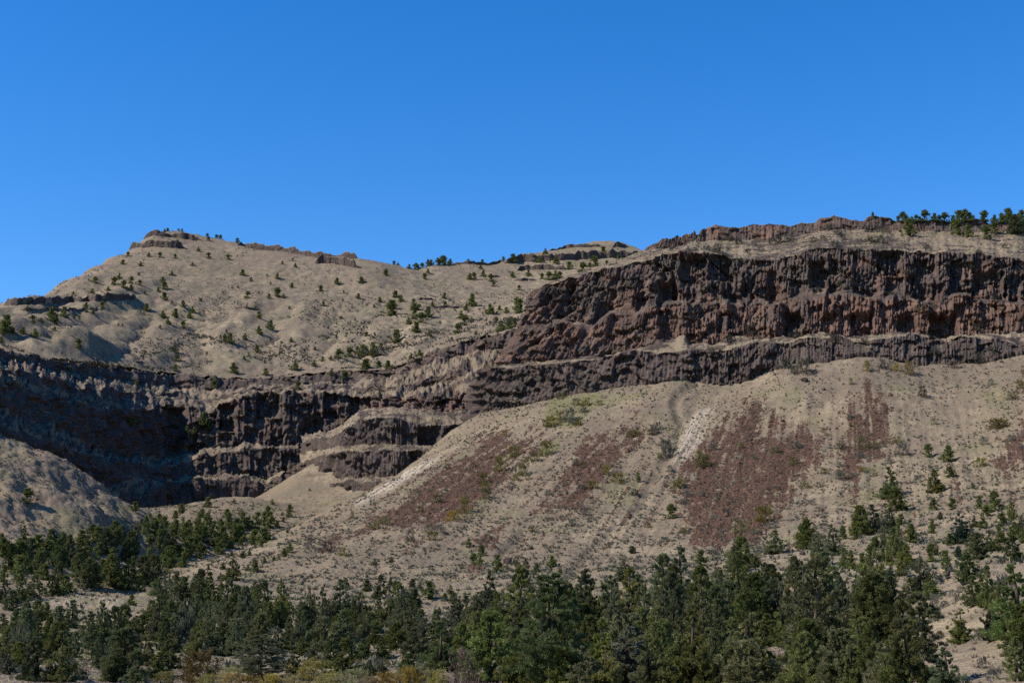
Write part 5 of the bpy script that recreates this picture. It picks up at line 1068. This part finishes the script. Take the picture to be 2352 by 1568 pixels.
d_sage = lambda u, v, x, y: sstep(-.4, .5, .6 * fbm(x / 26, y / 26, 201, 3) + .7 * fbm(fallq(u, v) / 16, v / 130, 202, 2)) * (.75 + .25 * sstep(1000, 1150, v)) * np.where(u < 340, .35, 1.)
d_gr = lambda u, v, x, y: sstep(-.5, .3, fbm(fallq(u, v) / 14, v / 120, 203, 2)) - .75 * (mask_at(SCR, (x, y)) > .4)
tufts('sagebrush', scatter(17000, GF, 110, 790, dens=d_sage), .80, 9, LEAF['s'], 'grey green sagebrush tufts spread over talus and valley', spread=.75)
tufts('dry_grass', scatter(9000, GF, 35, 150, dens=d_gr), .20, 7, LEAF['t'], 'dry grass tufts of the near valley floor and knoll', up=1.8)
tufts('bunchgrass', scatter(24000, GF, 130, 790, dens=d_gr), .55, 4, LEAF['t'], 'pale dry bunchgrass covering talus and valley floor', up=1.4)
tufts('dark_brush', scatter(11000, GF, 120, 790, dens=lambda u, v, x, y: sstep(-.2, .5, fbm(x / 18, y / 18, 205, 3))), .70, 7, LEAF['k'], 'low dark brush dotted over the slopes', spread=.7)
tufts('hill_brush', scatter(11000, FF, 760, 1900, -.42, .15, dens=lambda u, v, x, y: sstep(-.1, .5, fbm(x / 50, y / 70, 207, 3)) * (.3 + .7 * sstep(640, 760, v)) * (v < ip(u, RT) - 3)), 1.15, 6, LEAF['k'], 'tiny grey shrubs dotted over the far hill', spread=.8)
M_ST = stone_material('scree_stone', (.040, .024, .018), (.108, .060, .041))
M_ST2 = stone_material('brown_stone', (.07, .055, .045), (.19, .15, .12))
stones('scree_stones', scatter(15000, GF, 420, 790, dens=lambda u, v, x, y: sstep(.2, .65, mask_at(SCR, (x, y)))), .78, M_ST, 'dark red stones of the scree stripes')
stones('loose_stones', scatter(3500, GF, 140, 720, dens=lambda u, v, x, y: sstep(.1, .6, fbm(x / 20, y / 20, 209, 3))), .45, M_ST2, 'brown stones scattered on the lower slopes')
# ledge grass and brush on the cliffs
def on_loft(G, IV, ks, n):
    m = np.isin(IV, ks)[:, None] & np.ones((1, G.shape[1]), bool); idx = np.argwhere(m); pick = idx[RN.integers(0, len(idx), n)]
    return G[pick[:, 0], pick[:, 1]]
tufts('ledge_brush', np.concatenate([on_loft(L1G, L1IV, [2, 6], 1500), on_loft(L1G, L1IV, [4, 5], 260), on_loft(L2G, L2IV, [2, 4, 6], 1300), on_loft(L3G, L3IV, [2, 4, 6], 250)]), .62, 8, LEAF['k'], 'dark low brush growing on the ledges of the cliffs', spread=.75)
# ================================================================== BOULDERS AND HAZE
def boulder_mesh(seed):
    import bmesh
    bm = bmesh.new(); bmesh.ops.create_icosphere(bm, subdivisions=2, radius=1.0)
    rg = np.random.default_rng(seed); ax = rg.normal(size=(9, 3)); ax /= np.linalg.norm(ax, axis=1)[:, None]; cut = rg.uniform(.45, .85, 9)
    for v in bm.verts:
        p = np.array(v.co)
        for a_, c_ in zip(ax, cut):                    # planar breaks
            d_ = p @ a_ - c_
            if d_ > 0: p = p - a_ * d_
        v.co = p * (1 + .06 * rg.normal())
    me = bpy.data.meshes.new('boulder'); bm.to_mesh(me); bm.free(); me.materials.append(M_BOUL); return me
M_BOUL = stone_material('boulder_rock', (.040, .030, .027), (.085, .062, .052))
BM = [boulder_mesh(i) for i in range(3)]
def boulders(zoom, rows, field):
    ox, oy, sc = zoom
    for i, (x, y, w, h, lb) in enumerate(rows):
        u = ox + sc * x; p = field.hit(u, oy + sc * y, 200, 800, 1.)
        if p is None: continue
        m = sc * p[1] / FPX; o = put('boulder', BM[i % 3], loc=(p[0], p[1], p[2] + .18 * h * m), label=lb, cat='boulder')
        o.scale = (w * m * .55, w * m * .5, h * m * .62); o.rotation_euler = (.2, .1, 1.3 * i)
boulders(F5, [(1050, 395, 105, 75, 'big dark broken boulder on the talus above the central wood'), (1285, 260, 50, 40, 'round dark boulder among sage higher on the central talus')], GF)
boulders((1286.3, 872.8, .2344), [(750, 478, 30, 24, 'small dark boulder on the middle scree stripe'), (2180, 410, 50, 30, 'flat dark boulder on the grass above the big red scree')], GF)
boulders(V3, [(1060, 1185, 52, 30, 'brown slab boulder under the cliff below the big grey shrub'), (1175, 1240, 24, 20, 'small brown boulder below the slab boulder on the right talus')], GF)
boulders((0., 955.5, .3908), [(480, 385, 22, 20, 'small dark boulder on the edge of the left spur')], GF)
boulders(V6, [(1508, 455, 26, 44, 'upright dark boulder beside the two junipers standing together')], GF)
boulders(F7, [(180, 310, 70, 40, 'reddish boulder under the three junipers at right'), (1490, 30, 60, 40, 'reddish boulder on the bench left of the blue green fir')], GF)
